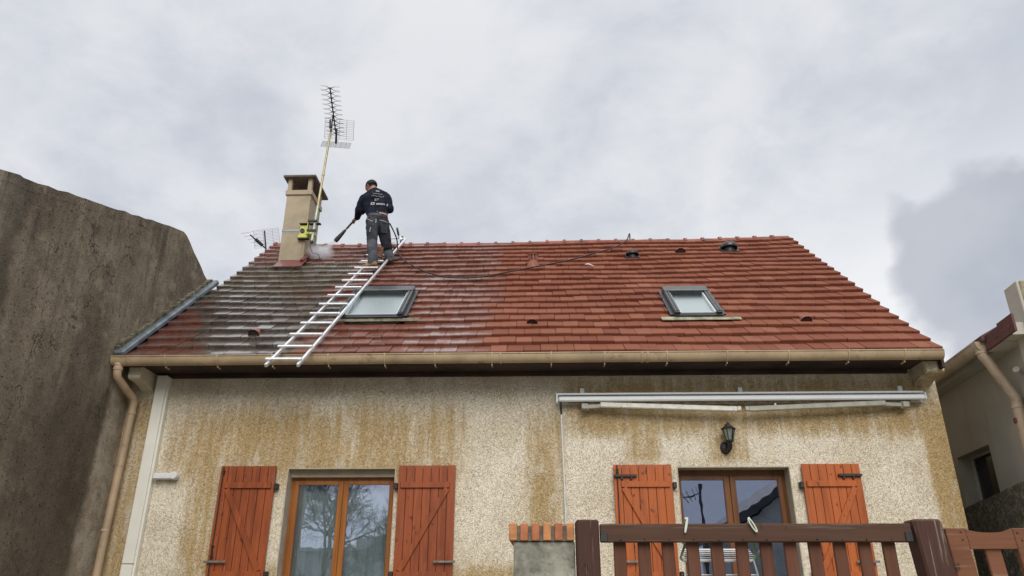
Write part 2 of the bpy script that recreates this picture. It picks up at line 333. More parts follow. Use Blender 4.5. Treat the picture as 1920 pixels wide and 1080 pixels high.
M['pier'] = mat('cement_pier', (0.27, 0.26, 0.21), 0.92, var=0.28, nscale=7, bump=0.6, bscale=24, dark=(0.13, 0.13, 0.10), dthr=(0.52, 0.68), streak=(6, 2, (0.40, 0.38, 0.33), 0.6))
M['rwall'] = mat('pale_render', (0.46, 0.435, 0.37), 0.92, var=0.05, nscale=1.5, bump=0.15, bscale=90, streak=(2.5, 0.7, (0.29, 0.26, 0.21), 0.4))
M['rdirty'] = mat('stained_pale_render', (0.30, 0.265, 0.175), 0.95, var=0.3, nscale=5, bump=0.4, dark=(0.16, 0.14, 0.085))
M['mosswall'] = mat('black_mossy_wall', (0.19, 0.17, 0.12), 0.95, var=0.35, nscale=9, bump=0.9, bscale=45, dark=(0.055, 0.05, 0.04), dthr=(0.36, 0.64))
M['slate'] = mat('red_fibre_slate', (0.115, 0.040, 0.034), 0.6, var=0.12, nscale=6)
M['interior'] = mat('interior_paint', (0.45, 0.45, 0.44), 0.9)
M['curtain'] = mat('pale_green_curtain', (0.80, 0.90, 0.83), 0.9, var=0.05, nscale=2)
M['ground'] = mat('garden_ground', (0.23, 0.22, 0.18), 0.95, var=0.25, nscale=0.7, bump=0.5, dark=(0.10, 0.13, 0.05))
M['awn'] = mat('awning_paint', (0.87, 0.89, 0.90), 0.3, var=0.02, nscale=4, dark=(0.68, 0.68, 0.65), dthr=(0.62, 0.8))
M['awnarm'] = mat('mouldy_awning_arm', (0.74, 0.72, 0.64), 0.5, var=0.08, nscale=9, dark=(0.12, 0.11, 0.09), dthr=(0.60, 0.68))
M['awnarm2'] = mat('dull_awning_arm', (0.40, 0.39, 0.32), 0.55, var=0.10, nscale=5, dark=(0.25, 0.23, 0.18))
M['canvas'] = mat('faded_canvas', (0.33, 0.29, 0.22), 0.9, var=0.3, nscale=14, dark=(0.12, 0.1, 0.08))
M['mast'] = mat('yellow_zinc_mast', (0.46, 0.385, 0.20), 0.4, metal=0.4, var=0.14, nscale=4, dark=(0.36, 0.38, 0.30))
M['mastlow'] = mat('greenish_zinc_tube', (0.40, 0.47, 0.37), 0.4, metal=0.3, var=0.1, nscale=6, dark=(0.50, 0.50, 0.24))
M['yellow'] = mat('yellow_passivated_steel', (0.46, 0.46, 0.10), 0.35, metal=0.35, var=0.12, nscale=20, dark=(0.42, 0.52, 0.22))
M['wire'] = mat('grey_wire', (0.27, 0.28, 0.30), 0.5, metal=0.4, var=0.05)
M['elem'] = mat('antenna_black', (0.018, 0.018, 0.02), 0.5, var=0.2)
M['bark'] = mat('bare_bark', (0.055, 0.045, 0.035), 0.95, var=0.3, nscale=4)
M['fwall'] = mat('facing_house_wall', (0.36, 0.37, 0.36), 0.9, var=0.1, nscale=1)
M['froof'] = mat('facing_house_slates', (0.035, 0.038, 0.045), 0.7, var=0.2, nscale=2)
M['green'] = mat('green_plastic', (0.22, 0.36, 0.17), 0.4, var=0.1)
M['palegreen'] = mat('pale_green_plastic', (0.62, 0.68, 0.58), 0.4, var=0.05)
M['sweater'] = mat('navy_knit', (0.0125, 0.0155, 0.026), 0.92, var=0.25, nscale=9, bump=0.5, bscale=16, spec=0.15)
M['trouser'] = mat('charcoal_work_cloth', (0.038, 0.040, 0.050), 0.9, var=0.25, nscale=8, bump=0.7, bscale=13, spec=0.2)
M['trouser2'] = mat('grey_trouser_panel', (0.072, 0.075, 0.088), 0.9, var=0.2, nscale=8, bump=0.5, bscale=13, spec=0.2)
M['skin'] = mat('skin', (0.36, 0.175, 0.125), 0.55, var=0.1, nscale=20)
M['hair'] = mat('short_dark_hair', (0.012, 0.010, 0.010), 0.75, var=0.3, nscale=40, bump=0.5, bscale=150)
M['boot'] = mat('tan_leather_boot', (0.26, 0.145, 0.06), 0.6, var=0.25, nscale=22, dark=(0.09, 0.05, 0.03))
M['bootd'] = mat('dark_leather_boot', (0.045, 0.028, 0.022), 0.6, var=0.2, nscale=22)
M['print'] = mat('white_print', (0.36, 0.36, 0.38), 0.8, var=0.12, nscale=60)
M['printy'] = mat('olive_print', (0.22, 0.24, 0.10), 0.8, var=0.3, nscale=90)
M['piping'] = mat('grey_piping', (0.36, 0.35, 0.33), 0.6, var=0.1)
M['brown'] = mat('brown_ribbed_pad', (0.17, 0.07, 0.032), 0.8, var=0.25, nscale=14)

# ------------------------------------------------------------------ object helpers
WM = {}
def wm(o): return WM.get(o.name, Matrix.Identity(4))
def attach(o, parent, world=Matrix.Identity(4)):
    WM[o.name] = world.copy()
    if parent is None: o.matrix_basis = world
    else:
        o.parent = parent; o.matrix_parent_inverse = wm(parent).inverted(); o.matrix_basis = world
def thing(name, label, cat, loc=(0, 0, 0), group=None):
    o = bpy.data.objects.new(name, None); col.objects.link(o); o.empty_display_size = 0.2
    attach(o, None, Matrix.Translation(loc)); tag(o, label, cat, group); return o
def tag(o, label, cat=None, group=None, kind=None):
    if label: o['label'] = label
    if cat: o['category'] = cat
    if group: o['group'] = group
    if kind: o['kind'] = kind
    return o

class MB:
    def __init__(s): s.bm = bmesh.new()
    def xf(s, vs, mt):
        if mt is not None: bmesh.ops.transform(s.bm, matrix=mt, verts=vs)
        return s
    def box(s, x0, x1, y0, y1, z0, z1, mt=None, bev=0.0):
        vs = [s.bm.verts.new(p) for p in ((x0, y0, z0), (x1, y0, z0), (x1, y1, z0), (x0, y1, z0), (x0, y0, z1), (x1, y0, z1), (x1, y1, z1), (x0, y1, z1))]
        fs = [s.bm.faces.new([vs[i] for i in f]) for f in ((3, 2, 1, 0), (4, 5, 6, 7), (0, 1, 5, 4), (1, 2, 6, 5), (2, 3, 7, 6), (3, 0, 4, 7))]
        s.xf(vs, mt)
        if bev:
            es = list({e for f in fs for e in f.edges})
            bmesh.ops.bevel(s.bm, geom=es, offset=bev, segments=1, affect='EDGES', clamp_overlap=True)
        return s
    def bar(s, p0, p1, w, h, upv=(0, 0, 1), bev=0.0):
        """rectangular bar from p0 to p1: w across, h along upv"""
        p0, p1 = Vector(p0), Vector(p1); d = (p1-p0); L = d.length; y = d.normalized(); x = y.cross(Vector(upv)).normalized(); z = x.cross(y)
        mt = Matrix(((x.x, y.x, z.x, p0.x), (x.y, y.y, z.y, p0.y), (x.z, y.z, z.z, p0.z), (0, 0, 0, 1)))
        return s.box(-w/2, w/2, 0, L, -h/2, h/2, mt, bev)
    def tube(s, pts, r, n=8, cap=True):
        pts = [Vector(p) for p in pts]; rs = r if isinstance(r, (list, tuple)) else [r]*len(pts)
        rings = []; ref = None
        for i, p in enumerate(pts):
            d = ((pts[min(i+1, len(pts)-1)]-p).normalized() + (p-pts[max(i-1, 0)]).normalized())
            d = d.normalized() if d.length > 1e-6 else Vector((0, 0, 1))
            if ref is None: ref = Vector((0, 0, 1)) if abs(d.z) < 0.9 else Vector((1, 0, 0))
            x = d.cross(ref).normalized(); y = x.cross(d).normalized(); ref = y
            rings.append([s.bm.verts.new(p+(x*math.cos(2*math.pi*k/n)+y*math.sin(2*math.pi*k/n))*rs[i]) for k in range(n)])
        for a, b in zip(rings, rings[1:]):
            for k in range(n): s.bm.faces.new((a[k], a[(k+1) % n], b[(k+1) % n], b[k]))
        if cap: s.bm.faces.new(rings[0][::-1]); s.bm.faces.new(rings[-1])
        return s
    def lathe(s, prof, n=16, mt=None, a0=0.0, a1=2*math.pi):
        full = abs(a1-a0-2*math.pi) < 1e-6; cols = n if full else n+1
        rings = [[s.bm.verts.new((r*math.cos(a0+(a1-a0)*k/n), r*math.sin(a0+(a1-a0)*k/n), z)) for k in range(cols)] for r, z in prof]
        for a, b in zip(rings, rings[1:]):
            for k in range(n if full else n):
                k2 = (k+1) % cols
                s.bm.faces.new((a[k], a[k2], b[k2], b[k]))
        s.xf([v for r_ in rings for v in r_], mt); return s
    def prism(s, poly, axis, a, b, mt=None):
        """extrude a polygon of 2D points along axis 'x','y' or 'z' from a to b"""
        def pt(q, t): return {'x': (t, q[0], q[1]), 'y': (q[0], t, q[1]), 'z': (q[0], q[1], t)}[axis]
        A = [s.bm.verts.new(pt(q, a)) for q in poly]; B = [s.bm.verts.new(pt(q, b)) for q in poly]; n = len(poly)
        s.bm.faces.new(A[::-1]); s.bm.faces.new(B)
        for i in range(n): s.bm.faces.new((A[i], A[(i+1) % n], B[(i+1) % n], B[i]))
        s.xf(A+B, mt); return s
    def sphere(s, c, r, sc=(1, 1, 1), u=12, v=8, rot=None):
        mt = Matrix.Translation(c) @ (rot or Matrix.Identity(4)) @ Matrix.Diagonal((sc[0]*r, sc[1]*r, sc[2]*r, 1))
        bmesh.ops.create_uvsphere(s.bm, u_segments=u, v_segments=v, radius=1, matrix=mt); return s
    def mesh(s, name, m, smooth=False):
        bmesh.ops.recalc_face_normals(s.bm, faces=s.bm.faces)
        me = bpy.data.meshes.new(name); s.bm.to_mesh(me); s.bm.free()
        for mm in (m if isinstance(m, list) else [m]): me.materials.append(mm)
        if smooth:
            me.polygons.foreach_set('use_smooth', [True]*len(me.polygons))
            me.set_sharp_from_angle(angle=R(smooth if smooth is not True else 40))
        return me
    def build(s, name, m, parent=None, smooth=False, world=Matrix.Identity(4)):
        o = bpy.data.objects.new(name, s.mesh(name, m, smooth)); col.objects.link(o); attach(o, parent, world); return o
def inst(name, me, parent, world):
    o = bpy.data.objects.new(name, me); col.objects.link(o); attach(o, parent, world); return o

GZ = -1.4
# ------------------------------------------------------------------ ground
g = MB(); g.box(-600, 600, -600, 600, GZ-0.3, GZ)
tag(g.build('ground', M['ground']), None, kind='structure')

# ------------------------------------------------------------------ house shell
house = thing('house', 'beige stucco house with red tiled roof, two roof windows and orange shutters', 'house', (0, 0, GZ))
XL, XR, YB = -5.42, 5.25, 8.1
b = MB()
b.box(XL, -3.16, 0, 0.35, GZ, 2.93); b.box(-1.765, 1.80, 0, 0.35, GZ, 2.93); b.box(3.21, XR, 0, 0.35, GZ, 2.93)
for x0, x1 in ((-3.16, -1.765), (1.80, 3.21)):
    b.box(x0, x1, 0, 0.35, 1.68, 2.93); b.box(x0, x1, 0, 0.35, GZ, -0.45)
b.build('wall', M['stucco'], house)
b = MB(); gab = [(0.35, GZ), (YB, GZ), (YB, 2.93), (4.03, 6.68), (0.35, 3.42)]
b.prism(gab, 'x', XR-0.3, XR); b.prism(gab, 'x', XL, XL+0.3); b.box(XL+0.3, XR-0.3, YB-0.3, YB, GZ, 2.93)
b.build('side_wall', M['stucco'], house)
b = MB(); b.box(XL+0.3, XR-0.3, 0.35, YB-0.3, -0.55, -0.45); b.box(XL+0.3, XR-0.3, 0.35, YB-0.3, 2.5, 2.6); b.box(XL+0.3, XR-0.3, 3.6, 3.7, -0.45, 2.5)
b.box(-0.1, 0.0, 0.35, 3.6, -0.45, 2.5)
b.build('interior_wall', M['interior'], house)
for x0, x1 in ((-3.16, -1.765), (1.80, 3.21)):
    b = MB(); b.box(x0, x0+0.012, -0.004, 0.30, -0.45, 1.668); b.box(x1-0.012, x1, -0.004, 0.30, -0.45, 1.668); b.box(x0, x1, -0.004, 0.30, 1.668, 1.68)
    b.build('window_reveal', M['reveal'], house)
    b = MB(); b.box(x0-0.05, x1+0.05, -0.06, 0.3, -0.50, -0.45, bev=0.006); b.build('window_sill', M['reveal'], house)

# roof frame of reference: u along the eave, v up the slope, w out of the slope
SL = R(40.6427); CS, SN = math.cos(SL), math.sin(SL)
E0 = Vector((0, -0.49, 3.066-0.066))
RL = 5.9516
def roofm(u, v, w=0.0):
    return Matrix(((1, 0, 0, u), (0, CS, -SN, E0.y+v*CS-w*SN), (0, SN, CS, E0.z+v*SN+w*CS), (0, 0, 0, 1)))
def rp(u, v, w=0.0): return roofm(u, v, w).translation
SAG = [(-5.3, -0.005), (-3.9, -0.05), (-2.4, -0.045), (-1.07, -0.042), (0, -0.036), (1.1, -0.035), (2.2, -0.02), (3.2, -0.008), (4.3, 0.004), (5.3, 0.028)]
def sag(u, v):
    for (a, p), (c, q) in zip(SAG, SAG[1:]):
        if u <= c: s_ = p+(q-p)*max(0, (u-a)/(c-a)); break
    else: s_ = SAG[-1][1]
    return s_*max(0, v)/RL + 0.009*math.sin(u*1.7+v*2.1) + 0.006*math.sin(u*0.9-v*1.3+2)

b = MB(); I = roofm(0, 0)
b.box(XL+0.02, 5.10, -0.03, RL, -0.10, -0.045, I); b.build('roof_deck', M['under'], house)
b = MB(); mt = Matrix.Translation((0, 8.05, 0)) @ Matrix.Diagonal((1, -1, 1, 1)) @ I
b.box(XL+0.02, 5.15, 0, RL, -0.08, 0.03, mt); b.build('rear_roof', M['ridge'], house)

# --- roof tiles
PW, EX = 0.2155, RL/20
U0, U1 = -5.29, 5.145
def tile_bm(bm, mt, wid, tint=None, lay=None, L=0.372):
    hw = wid/2-0.0028
    prof = [(0.0, 0.034), (0.0, 0.076), (0.006, 0.085), (L, 0.030), (L, -0.002)]
    A = [bm.verts.new(mt @ Vector((-hw, v, w))) for v, w in prof]; B = [bm.verts.new(mt @ Vector((hw, v, w))) for v, w in prof]
    fs = [bm.faces.new(A), bm.faces.new(B[::-1])]
    for i in range(5): fs.append(bm.faces.new((A[i], B[i], B[(i+1) % 5], A[(i+1) % 5])))
    if lay is not None:
        for f in fs:
            for l in f.loops: l[lay] = (tint, tint, tint, 1)
tm = MB(); tile_bm(tm.bm, Matrix.Identity(4), PW); tile_me = tm.mesh('roof_tile', M['tile'])
holes = [(-2.80, -1.93, 1.22, 2.56), (2.06, 2.66, 1.16, 2.40), (-4.72, -4.36, 4.50, 5.4)]
ventspots = [(-0.01, 0.999), (3.802, 1.003), (-3.85, 0.678), (2.761, 4.762)]
fld = MB(); lay = fld.bm.loops.layers.color.new('tint'); count = 0
rr = random.Random(3)
for r in range(20):
    v0 = r*EX-0.02
    off = PW/2 if r % 2 else 0.0
    u = U0-off
    rowj = rr.uniform(-0.004, 0.004)
    while u < U1-0.02:
        a, c = max(u, U0), min(u+PW, U1); u += PW
        if c-a < 0.05: continue
        uc = (a+c)/2; vc = v0+EX/2
        if any(h[0] < uc < h[1] and h[2] < vc < h[3] for h in holes): continue
        lf = rr.random() < 0.06
        mt = roofm(uc, v0+rr.gauss(0, 0.005)+rowj, 0.0) @ Matrix.Rotation(rr.gauss(0, 0.010), 4, 'X') @ Matrix.Rotation(rr.gauss(0, 0.010), 4, 'Y') @ Matrix.Rotation(rr.gauss(0, 0.006), 4, 'Z')
        mt = Matrix.Translation((0, 0, sag(uc, v0)+(0.006 if lf else 0)+rr.uniform(-0.002, 0.002))) @ mt
        full = c-a > PW-0.01
        if count < 292 and r < 7 and full:
            inst('roof_tile', tile_me, house, mt); count += 1
        else:
            tile_bm(fld.bm, mt, c-a, rr.random(), lay, 0.33 if r == 19 else 0.372)
o = fld.build('upper_roof_tile', M['tilej'], house); o['kind'] = 'stuff'

# --- ridge tiles
pr = [(0.105*math.cos(a), 0.085*math.sin(a)) for a in [math.pi*k/8 for k in range(9)]]
b = MB(); b.prism(pr, 'x', 0, 0.352)
b.prism([(1.2*y, 1.22*z+0.004) for y, z in pr], 'x', 0.0, 0.055)
ridge_me = b.mesh('ridge_tile', M['ridge'], smooth=30)
u = U0
while u < 4.99:
    z = 6.943+sag(u, RL)-0.10
    inst('ridge_tile', ridge_me, house, Matrix.Translation((u, 4.026, z+rr.uniform(-0.004, 0.004))) @ Matrix.Rotation(rr.gauss(0, 0.012), 4, 'Y') @ Matrix.Rotation(rr.gauss(0, 0.01), 4, 'Z'))
    u += 0.3472
# verge (right edge) underboard
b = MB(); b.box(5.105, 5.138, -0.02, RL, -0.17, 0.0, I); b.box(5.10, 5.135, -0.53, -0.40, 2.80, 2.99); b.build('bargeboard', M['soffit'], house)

# --- eave: soffit, fascia, corbels
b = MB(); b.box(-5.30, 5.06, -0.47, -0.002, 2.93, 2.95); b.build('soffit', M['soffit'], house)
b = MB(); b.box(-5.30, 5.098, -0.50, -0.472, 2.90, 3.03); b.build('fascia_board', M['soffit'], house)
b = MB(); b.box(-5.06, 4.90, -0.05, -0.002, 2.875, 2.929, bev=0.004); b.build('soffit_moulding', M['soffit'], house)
for x0, x1 in ((4.95, 5.17), (-5.26, -5.10)):
    b = MB(); b.prism([(-0.43, 2.785), (-0.40, 2.765), (-0.26, 2.76), (-0.12, 2.735), (-0.002, 2.69), (-0.002, 2.928), (-0.43, 2.928)], 'x', x0, x1); b.build('corbel', M['stucco'], house)

# --- gutter with brackets, and downpipe
gy, gz_, gr = -0.588, 2.990, 0.072
b = MB(); n = 10
prof = [(gy+gr*math.cos(math.pi+math.pi*k/n), gz_+1.52*gr*math.sin(math.pi+math.pi*k/n)) for k in range(n+1)]
inner = [(gy+(gr-0.005)*math.cos(math.pi+math.pi*k/n), gz_+0.002+1.52*(gr-0.005)*math.sin(math.pi+math.pi*k/n)) for k in range(n+1)]
b.prism(prof+inner[::-1], 'x', -5.40, 5.09)
b.tube([(-5.40, gy-gr, gz_), (5.09, gy-gr, gz_)], 0.009, 8)
b.prism(prof, 'x', 5.0905, 5.097); b.prism(prof, 'x', -5.407, -5.40)
b.build('gutter', M['gutter'], house, smooth=30)
brx = [-4.70, -4.03, -3.32, -2.60, -1.88, -1.24, -0.52, 0.23, 0.90, 1.68, 2.43, 3.19, 3.93, 4.62]
bp = [(y+ (0.0), z) for y, z in prof]
bo = [(gy+(gr+0.010)*math.cos(math.pi+math.pi*k/n), gz_+0.012+1.52*(gr+0.014)*math.sin(math.pi+math.pi*k/n)) for k in range(n+1)]
b = MB(); b.prism(bo+prof[::-1], 'x', -0.008, 0.008); b.box(-0.006, 0.006, gy-0.004, gy+0.10, 2.852, 2.870); brk = b.mesh('gutter_bracket', M['pipe'])
for x in brx: inst('gutter_bracket', brk, house, Matrix.Translation((x, 0, 0)))
b = MB()
b.prism([(y, z-0.001) for y, z in bo]+prof[::-1], 'x', 0, 0.02); gj = b.mesh('gutter_joint', M['gutter'])
for x in (-0.42, 1.43, 1.36): inst('gutter_joint', gj, house, Matrix.Translation((x, 0, 0)))
pipe = MB(); px = -5.31
pipe.tube([(px-0.01, -0.585, 2.92), (px-0.01, -0.585, 2.80), (px-0.012, -0.56, 2.745), (px+0.0, -0.30, 2.64), (px+0.02, -0.16, 2.585), (px+0.025, -0.115, 2.53), (px+0.025, -0.11, 2.40), (px, -0.11, 1.2), (px-0.02, -0.11, GZ)],
          [0.055, 0.052, 0.05, 0.05, 0.05, 0.05, 0.047, 0.047, 0.047], 14)
dp = pipe.build('downpipe', M['pipe'], house, smooth=60)
for pz, py, dx_, rr_ in ((2.90, -0.585, -0.01, 0.060), (2.84, -0.585, -0.01, 0.060), (2.38, -0.11, 0.025, 0.056), (0.91, -0.11, -0.01, 0.054)):
    c_ = MB(); c_.tube([(px+dx_, py, pz-0.014), (px+dx_, py, pz+0.014)], rr_, 14); c_.build('pipe_collar', M['pipe2'], dp, smooth=40)

# --- zinc flashing along the neighbouring wall
b = MB(); b.box(-5.425, -5.285, -0.06, 2.2, 0.06, 0.145, I, 0.022); b.box(-5.43, -5.283, 2.2, 3.08, 0.062, 0.150, I, 0.022)
b.build('flashing', M['zinc'], house, smooth=30)
b = MB(); random.seed(11)
for k in range(60):
    v = k*0.05+0.0; w = 0.19+0.022*mnoise.noise(Vector((v*4, 1, 0)))+random.uniform(-0.006, 0.006); uu = -5.36+0.02*mnoise.noise(Vector((v*5, 7, 0)))
    b.prism([(v, 0.10), (v+0.05, 0.10), (v+0.05, w+random.uniform(-0.006, 0.006)), (v, w)], 'x', -5.43, uu, I)
b.build('mortar_fillet', M['moss'], house)

# --- cable trunking down the facade
b = MB(); b.box(-5.045, -4.905, -0.10, -0.002, 0.52, 2.90, bev=0.008); b.box(-5.045, -4.905, -0.10, -0.002, GZ, 0.512, bev=0.008); b.box(-4.905, -4.875, -0.075, -0.002, GZ, 2.88, bev=0.006)
b.build('cable_trunking', M['trunk'], house)

# --- roof windows
def skylight(u0, u1, v0, v1, label, lip):
    s = MB(); H = 0.150; B = 0.078
    s.box(u0, u0+B, v0, v1, 0.0, H, I, 0.008); s.box(u1-B, u1, v0, v1, 0.0, H, I, 0.008)
    s.box(u0+B, u1-B, v0, v0+0.05, 0.0, H-0.03, I, 0.006)
    o = s.build('roof_window', M['skydark'], house); o['label'] = label
    s = MB()
    for a in (u0+0.006, u1-B+0.006):
        s.box(a, a+0.03, v0+0.01, v1-0.12, H-0.004, H+0.016, I, 0.004); s.box(a+0.038, a+0.072, v0+0.03, v1-0.36, H-0.004, H+0.012, I, 0.004); s.box(a+0.038, a+0.072, v1-0.35, v1-0.10, H-0.004, H+0.014, I, 0.004)
    s.box(u0-0.006, u1+0.006, v1-0.16, v1+0.04, H-0.10, H+0.03, I, 0.012)
    s.build('cover_strip', M['skyframe'], o)
    s = MB(); s.box(u0+B, u1-B, v0+0.05, v1-0.05, H-0.075, H-0.055, I); s.build('pane', M['skyglass'], o)
    s = MB(); s.box(u0+B, u0+B+0.02, v0+0.05, v1-0.10, H-0.055, H-0.02, I); s.box(u1-B-0.02, u1-B, v0+0.05, v1-0.10, H-0.055, H-0.02, I); s.box(u0+B+0.02, u1-B-0.02, v0+0.05, v0+0.07, H-0.055, H-0.035, I)
    s.build('sash', M['white'], o)
    s = MB(); s.box(u0+B, u1-B, v0+0.05, v1-0.05, -0.04, -0.03, I); s.build('blind', M['curtain'], o)
    s = MB(); s.box(u0-0.055, u0, v0+0.02, v1+0.02, 0.03, 0.10, I); s.box(u1, u1+0.055, v0+0.02, v1+0.02, 0.03, 0.10, I); s.box(u0-0.005, u1+0.005, v0-0.05, v0, 0.03, 0.11, I)
    s.build('flashing', M['skydark'], o)
    s = MB(); s.box(u0-0.20, u1+0.24, v0-0.15, v0-0.03, 0.070, 0.084, I, 0.004); s.build('apron', M[lip], o)
skylight(-2.83, -1.885, 1.30, 2.50, 'wide roof window with glazing beside the ladder', 'skylip2')
skylight(2.02, 2.70, 1.24, 2.33, 'narrow roof window far from the ladder', 'skylip')

# --- roof vents
def hood(u, v, s=1.0):
    q = MB(); mt = roofm(u, v, 0.062+0.0)
    q.lathe([(0.001, 0.22*s), (0.035*s, 0.18*s), (0.085*s, 0.0)], 10, mt @ Matrix.Rotation(R(-90), 4, 'X'), 0 , 2*math.pi)
    o = q.build('vent_tile', M['terracotta'], house, smooth=60)
    q = MB(); q.lathe([(0.001, 0.0), (0.070*s, 0.0)], 10, mt @ Matrix.Translation((0, -0.002, 0)) @ Matrix.Rotation(R(-90), 4, 'X')); q.build('vent_opening', M['ventdark'], o)
for (u, v) in ventspots: hood(u, v, 1.0 if v < 2 else 1.25)
q = MB(); c0 = rp(0.011, 4.02, 0.06)
q.lathe([(0.13, -0.10), (0.11, 0.02), (0.085, 0.06), (0.085, 0.10)], 14, Matrix.Translation(c0)); lan = q.build('vent_lantern', M['terracotta'], house, smooth=40)
q = MB()
for k in range(10):
    a = 2*math.pi*k/10; q.box(-0.012, 0.012, 0.070, 0.092, 0.10, 0.205, Matrix.Translation(c0) @ Matrix.Rotation(a, 4, 'Z'))
q.build('vent_slat', M['terracotta'], lan)
q = MB(); q.lathe([(0.001, 0.10), (0.068, 0.10), (0.068, 0.21), (0.001, 0.21)], 12, Matrix.Translation(c0)); q.build('vent_core', M['ventdark'], lan)
q = MB(); q.lathe([(0.001, 0.235), (0.07, 0.23), (0.097, 0.215), (0.097, 0.203), (0.001, 0.203)], 14, Matrix.Translation(c0)); q.build('vent_cap', M['terracotta'], lan, smooth=40)
for (u, v, s_) in ((1.846, 4.60, 1.0), (3.72, 4.98, 1.3)):
    c0 = rp(u, v, 0.05)
    q = MB(); q.lathe([(0.075*s_, -0.09), (0.075*s_, 0.06*s_)], 14, Matrix.Translation(c0)); q.box(-0.13*s_, 0.13*s_, -0.12*s_, 0.16*s_, 0.055, 0.075, roofm(u, v), 0.004)
    o = q.build('roof_cowl', M['ventdark'], house, smooth=40)
    q = MB(); q.lathe([(0.001, 0.125*s_), (0.06*s_, 0.12*s_), (0.105*s_, 0.10*s_), (0.125*s_, 0.065*s_), (0.122*s_, 0.035*s_), (0.001, 0.035*s_)], 18, Matrix.Translation(c0)); q.build('cowl_cap', M['skyframe'] if s_ > 1.1 else M['ventdark'], o, smooth=50)

# --- chimney
CX0, CX1, CY0, CY1 = -4.775, -4.305, 2.95, 3.62
b = MB(); b.box(CX0, CX1, CY0, CY1, 5.6, 7.44, bev=0.006); chim = b.build('chimney', M['chim'], house)
b = MB(); b.box(CX0-0.028, CX1+0.028, CY0-0.028, CY1+0.028, 7.442, 7.545, bev=0.006); b.build('chimney_collar', M['chim'], chim)
b = MB(); b.box(0, 0.075, 0, 0.085, 7.546, 7.80); leg_ = b.mesh('chimney_leg', M['chim'])
for x, y in ((CX0, CY0-0.02), (CX1-0.075, CY0-0.02), (CX0, CY1-0.06), (CX1-0.075, CY1-0.06)): inst('chimney_leg', leg_, chim, Matrix.Translation((x, y, 0)))
b = MB(); b.box(CX0+0.1, CX1-0.1, CY0+0.1, CY1-0.1, 7.545, 7.62); b.build('flue', M['flue'], chim)
b = MB(); b.box(CX0-0.085, CX1+0.085, CY0-0.10, CY1+0.17, 7.80, 7.845, bev=0.006); b.build('chimney_cap', M['chimcap'], chim)
b = MB(); b.box(CX0-0.008, CX1+0.02, CY0-0.02, CY1, 5.70, 5.985); b.box(CX0+0.06, CX1+0.10, 4.08, 4.52, 0.080, 0.094, I, 0.004); b.box(CX1, CX1+0.07, 4.40, 5.5, 0.077, 0.13, I, 0.004)
b.build('chimney_flashing', M['redflash'], chim)
b = MB(); b.box(CX0-0.004, CX1+0.004, CY0-0.006, CY1+0.004, 6.645, 6.69); b.build('chimney_strap', M['grey'], chim)

# --- windows
def window(x0, x1, glass, m, name_label, top):
    yf = 0.20
    f = MB(); f.box(x0, x0+0.045, yf, yf+0.07, -0.45, 1.668); f.box(x1-0.045, x1, yf, yf+0.07, -0.45, 1.668); f.box(x0+0.045, x1-0.045, yf, yf+0.07, top+0.05, 1.668); f.box(x0+0.045, x1-0.045, yf, yf+0.07, -0.45, -0.38)
    o = f.build('window', m, house); o['label'] = name_label
    edges = [x0+0.047, (glass[0][1]+glass[1][0])/2, x1-0.047]
    for i, (a, c) in enumerate(glass):
        l, r_ = edges[i]+0.002, edges[i+1]-0.002; y0, y1 = yf-0.015, yf+0.045
        s = MB(); s.box(l, a, y0, y1, -0.37, top+0.048, bev=0.006); s.box(c, r_, y0, y1, -0.37, top+0.048, bev=0.006); s.box(a, c, y0+0.002, y1-0.002, top, top+0.047); s.box(a, c, y0+0.002, y1-0.002, -0.37, -0.28)
        s.build('sash', m, o)
        p_ = MB(); p_.box(a-0.01, c+0.01, yf+0.012, yf+0.02, -0.29, top+0.01); p_.build('pane', M['glass'], o)
window(-3.16, -1.765, [(-3.05, -2.535), (-2.40, -1.87)], M['frame'], 'window with pale curtain behind its glass', 1.50)
window(1.80, 3.21, [(1.875, 2.415), (2.565, 3.10)], M['framed'], 'window under the awning reflecting an aerial', 1.545)
b = MB(); b.box(-3.148, -1.777, 0.12, 0.198, 1.585, 1.666); b.build('blind_box', M['reveal'], house)

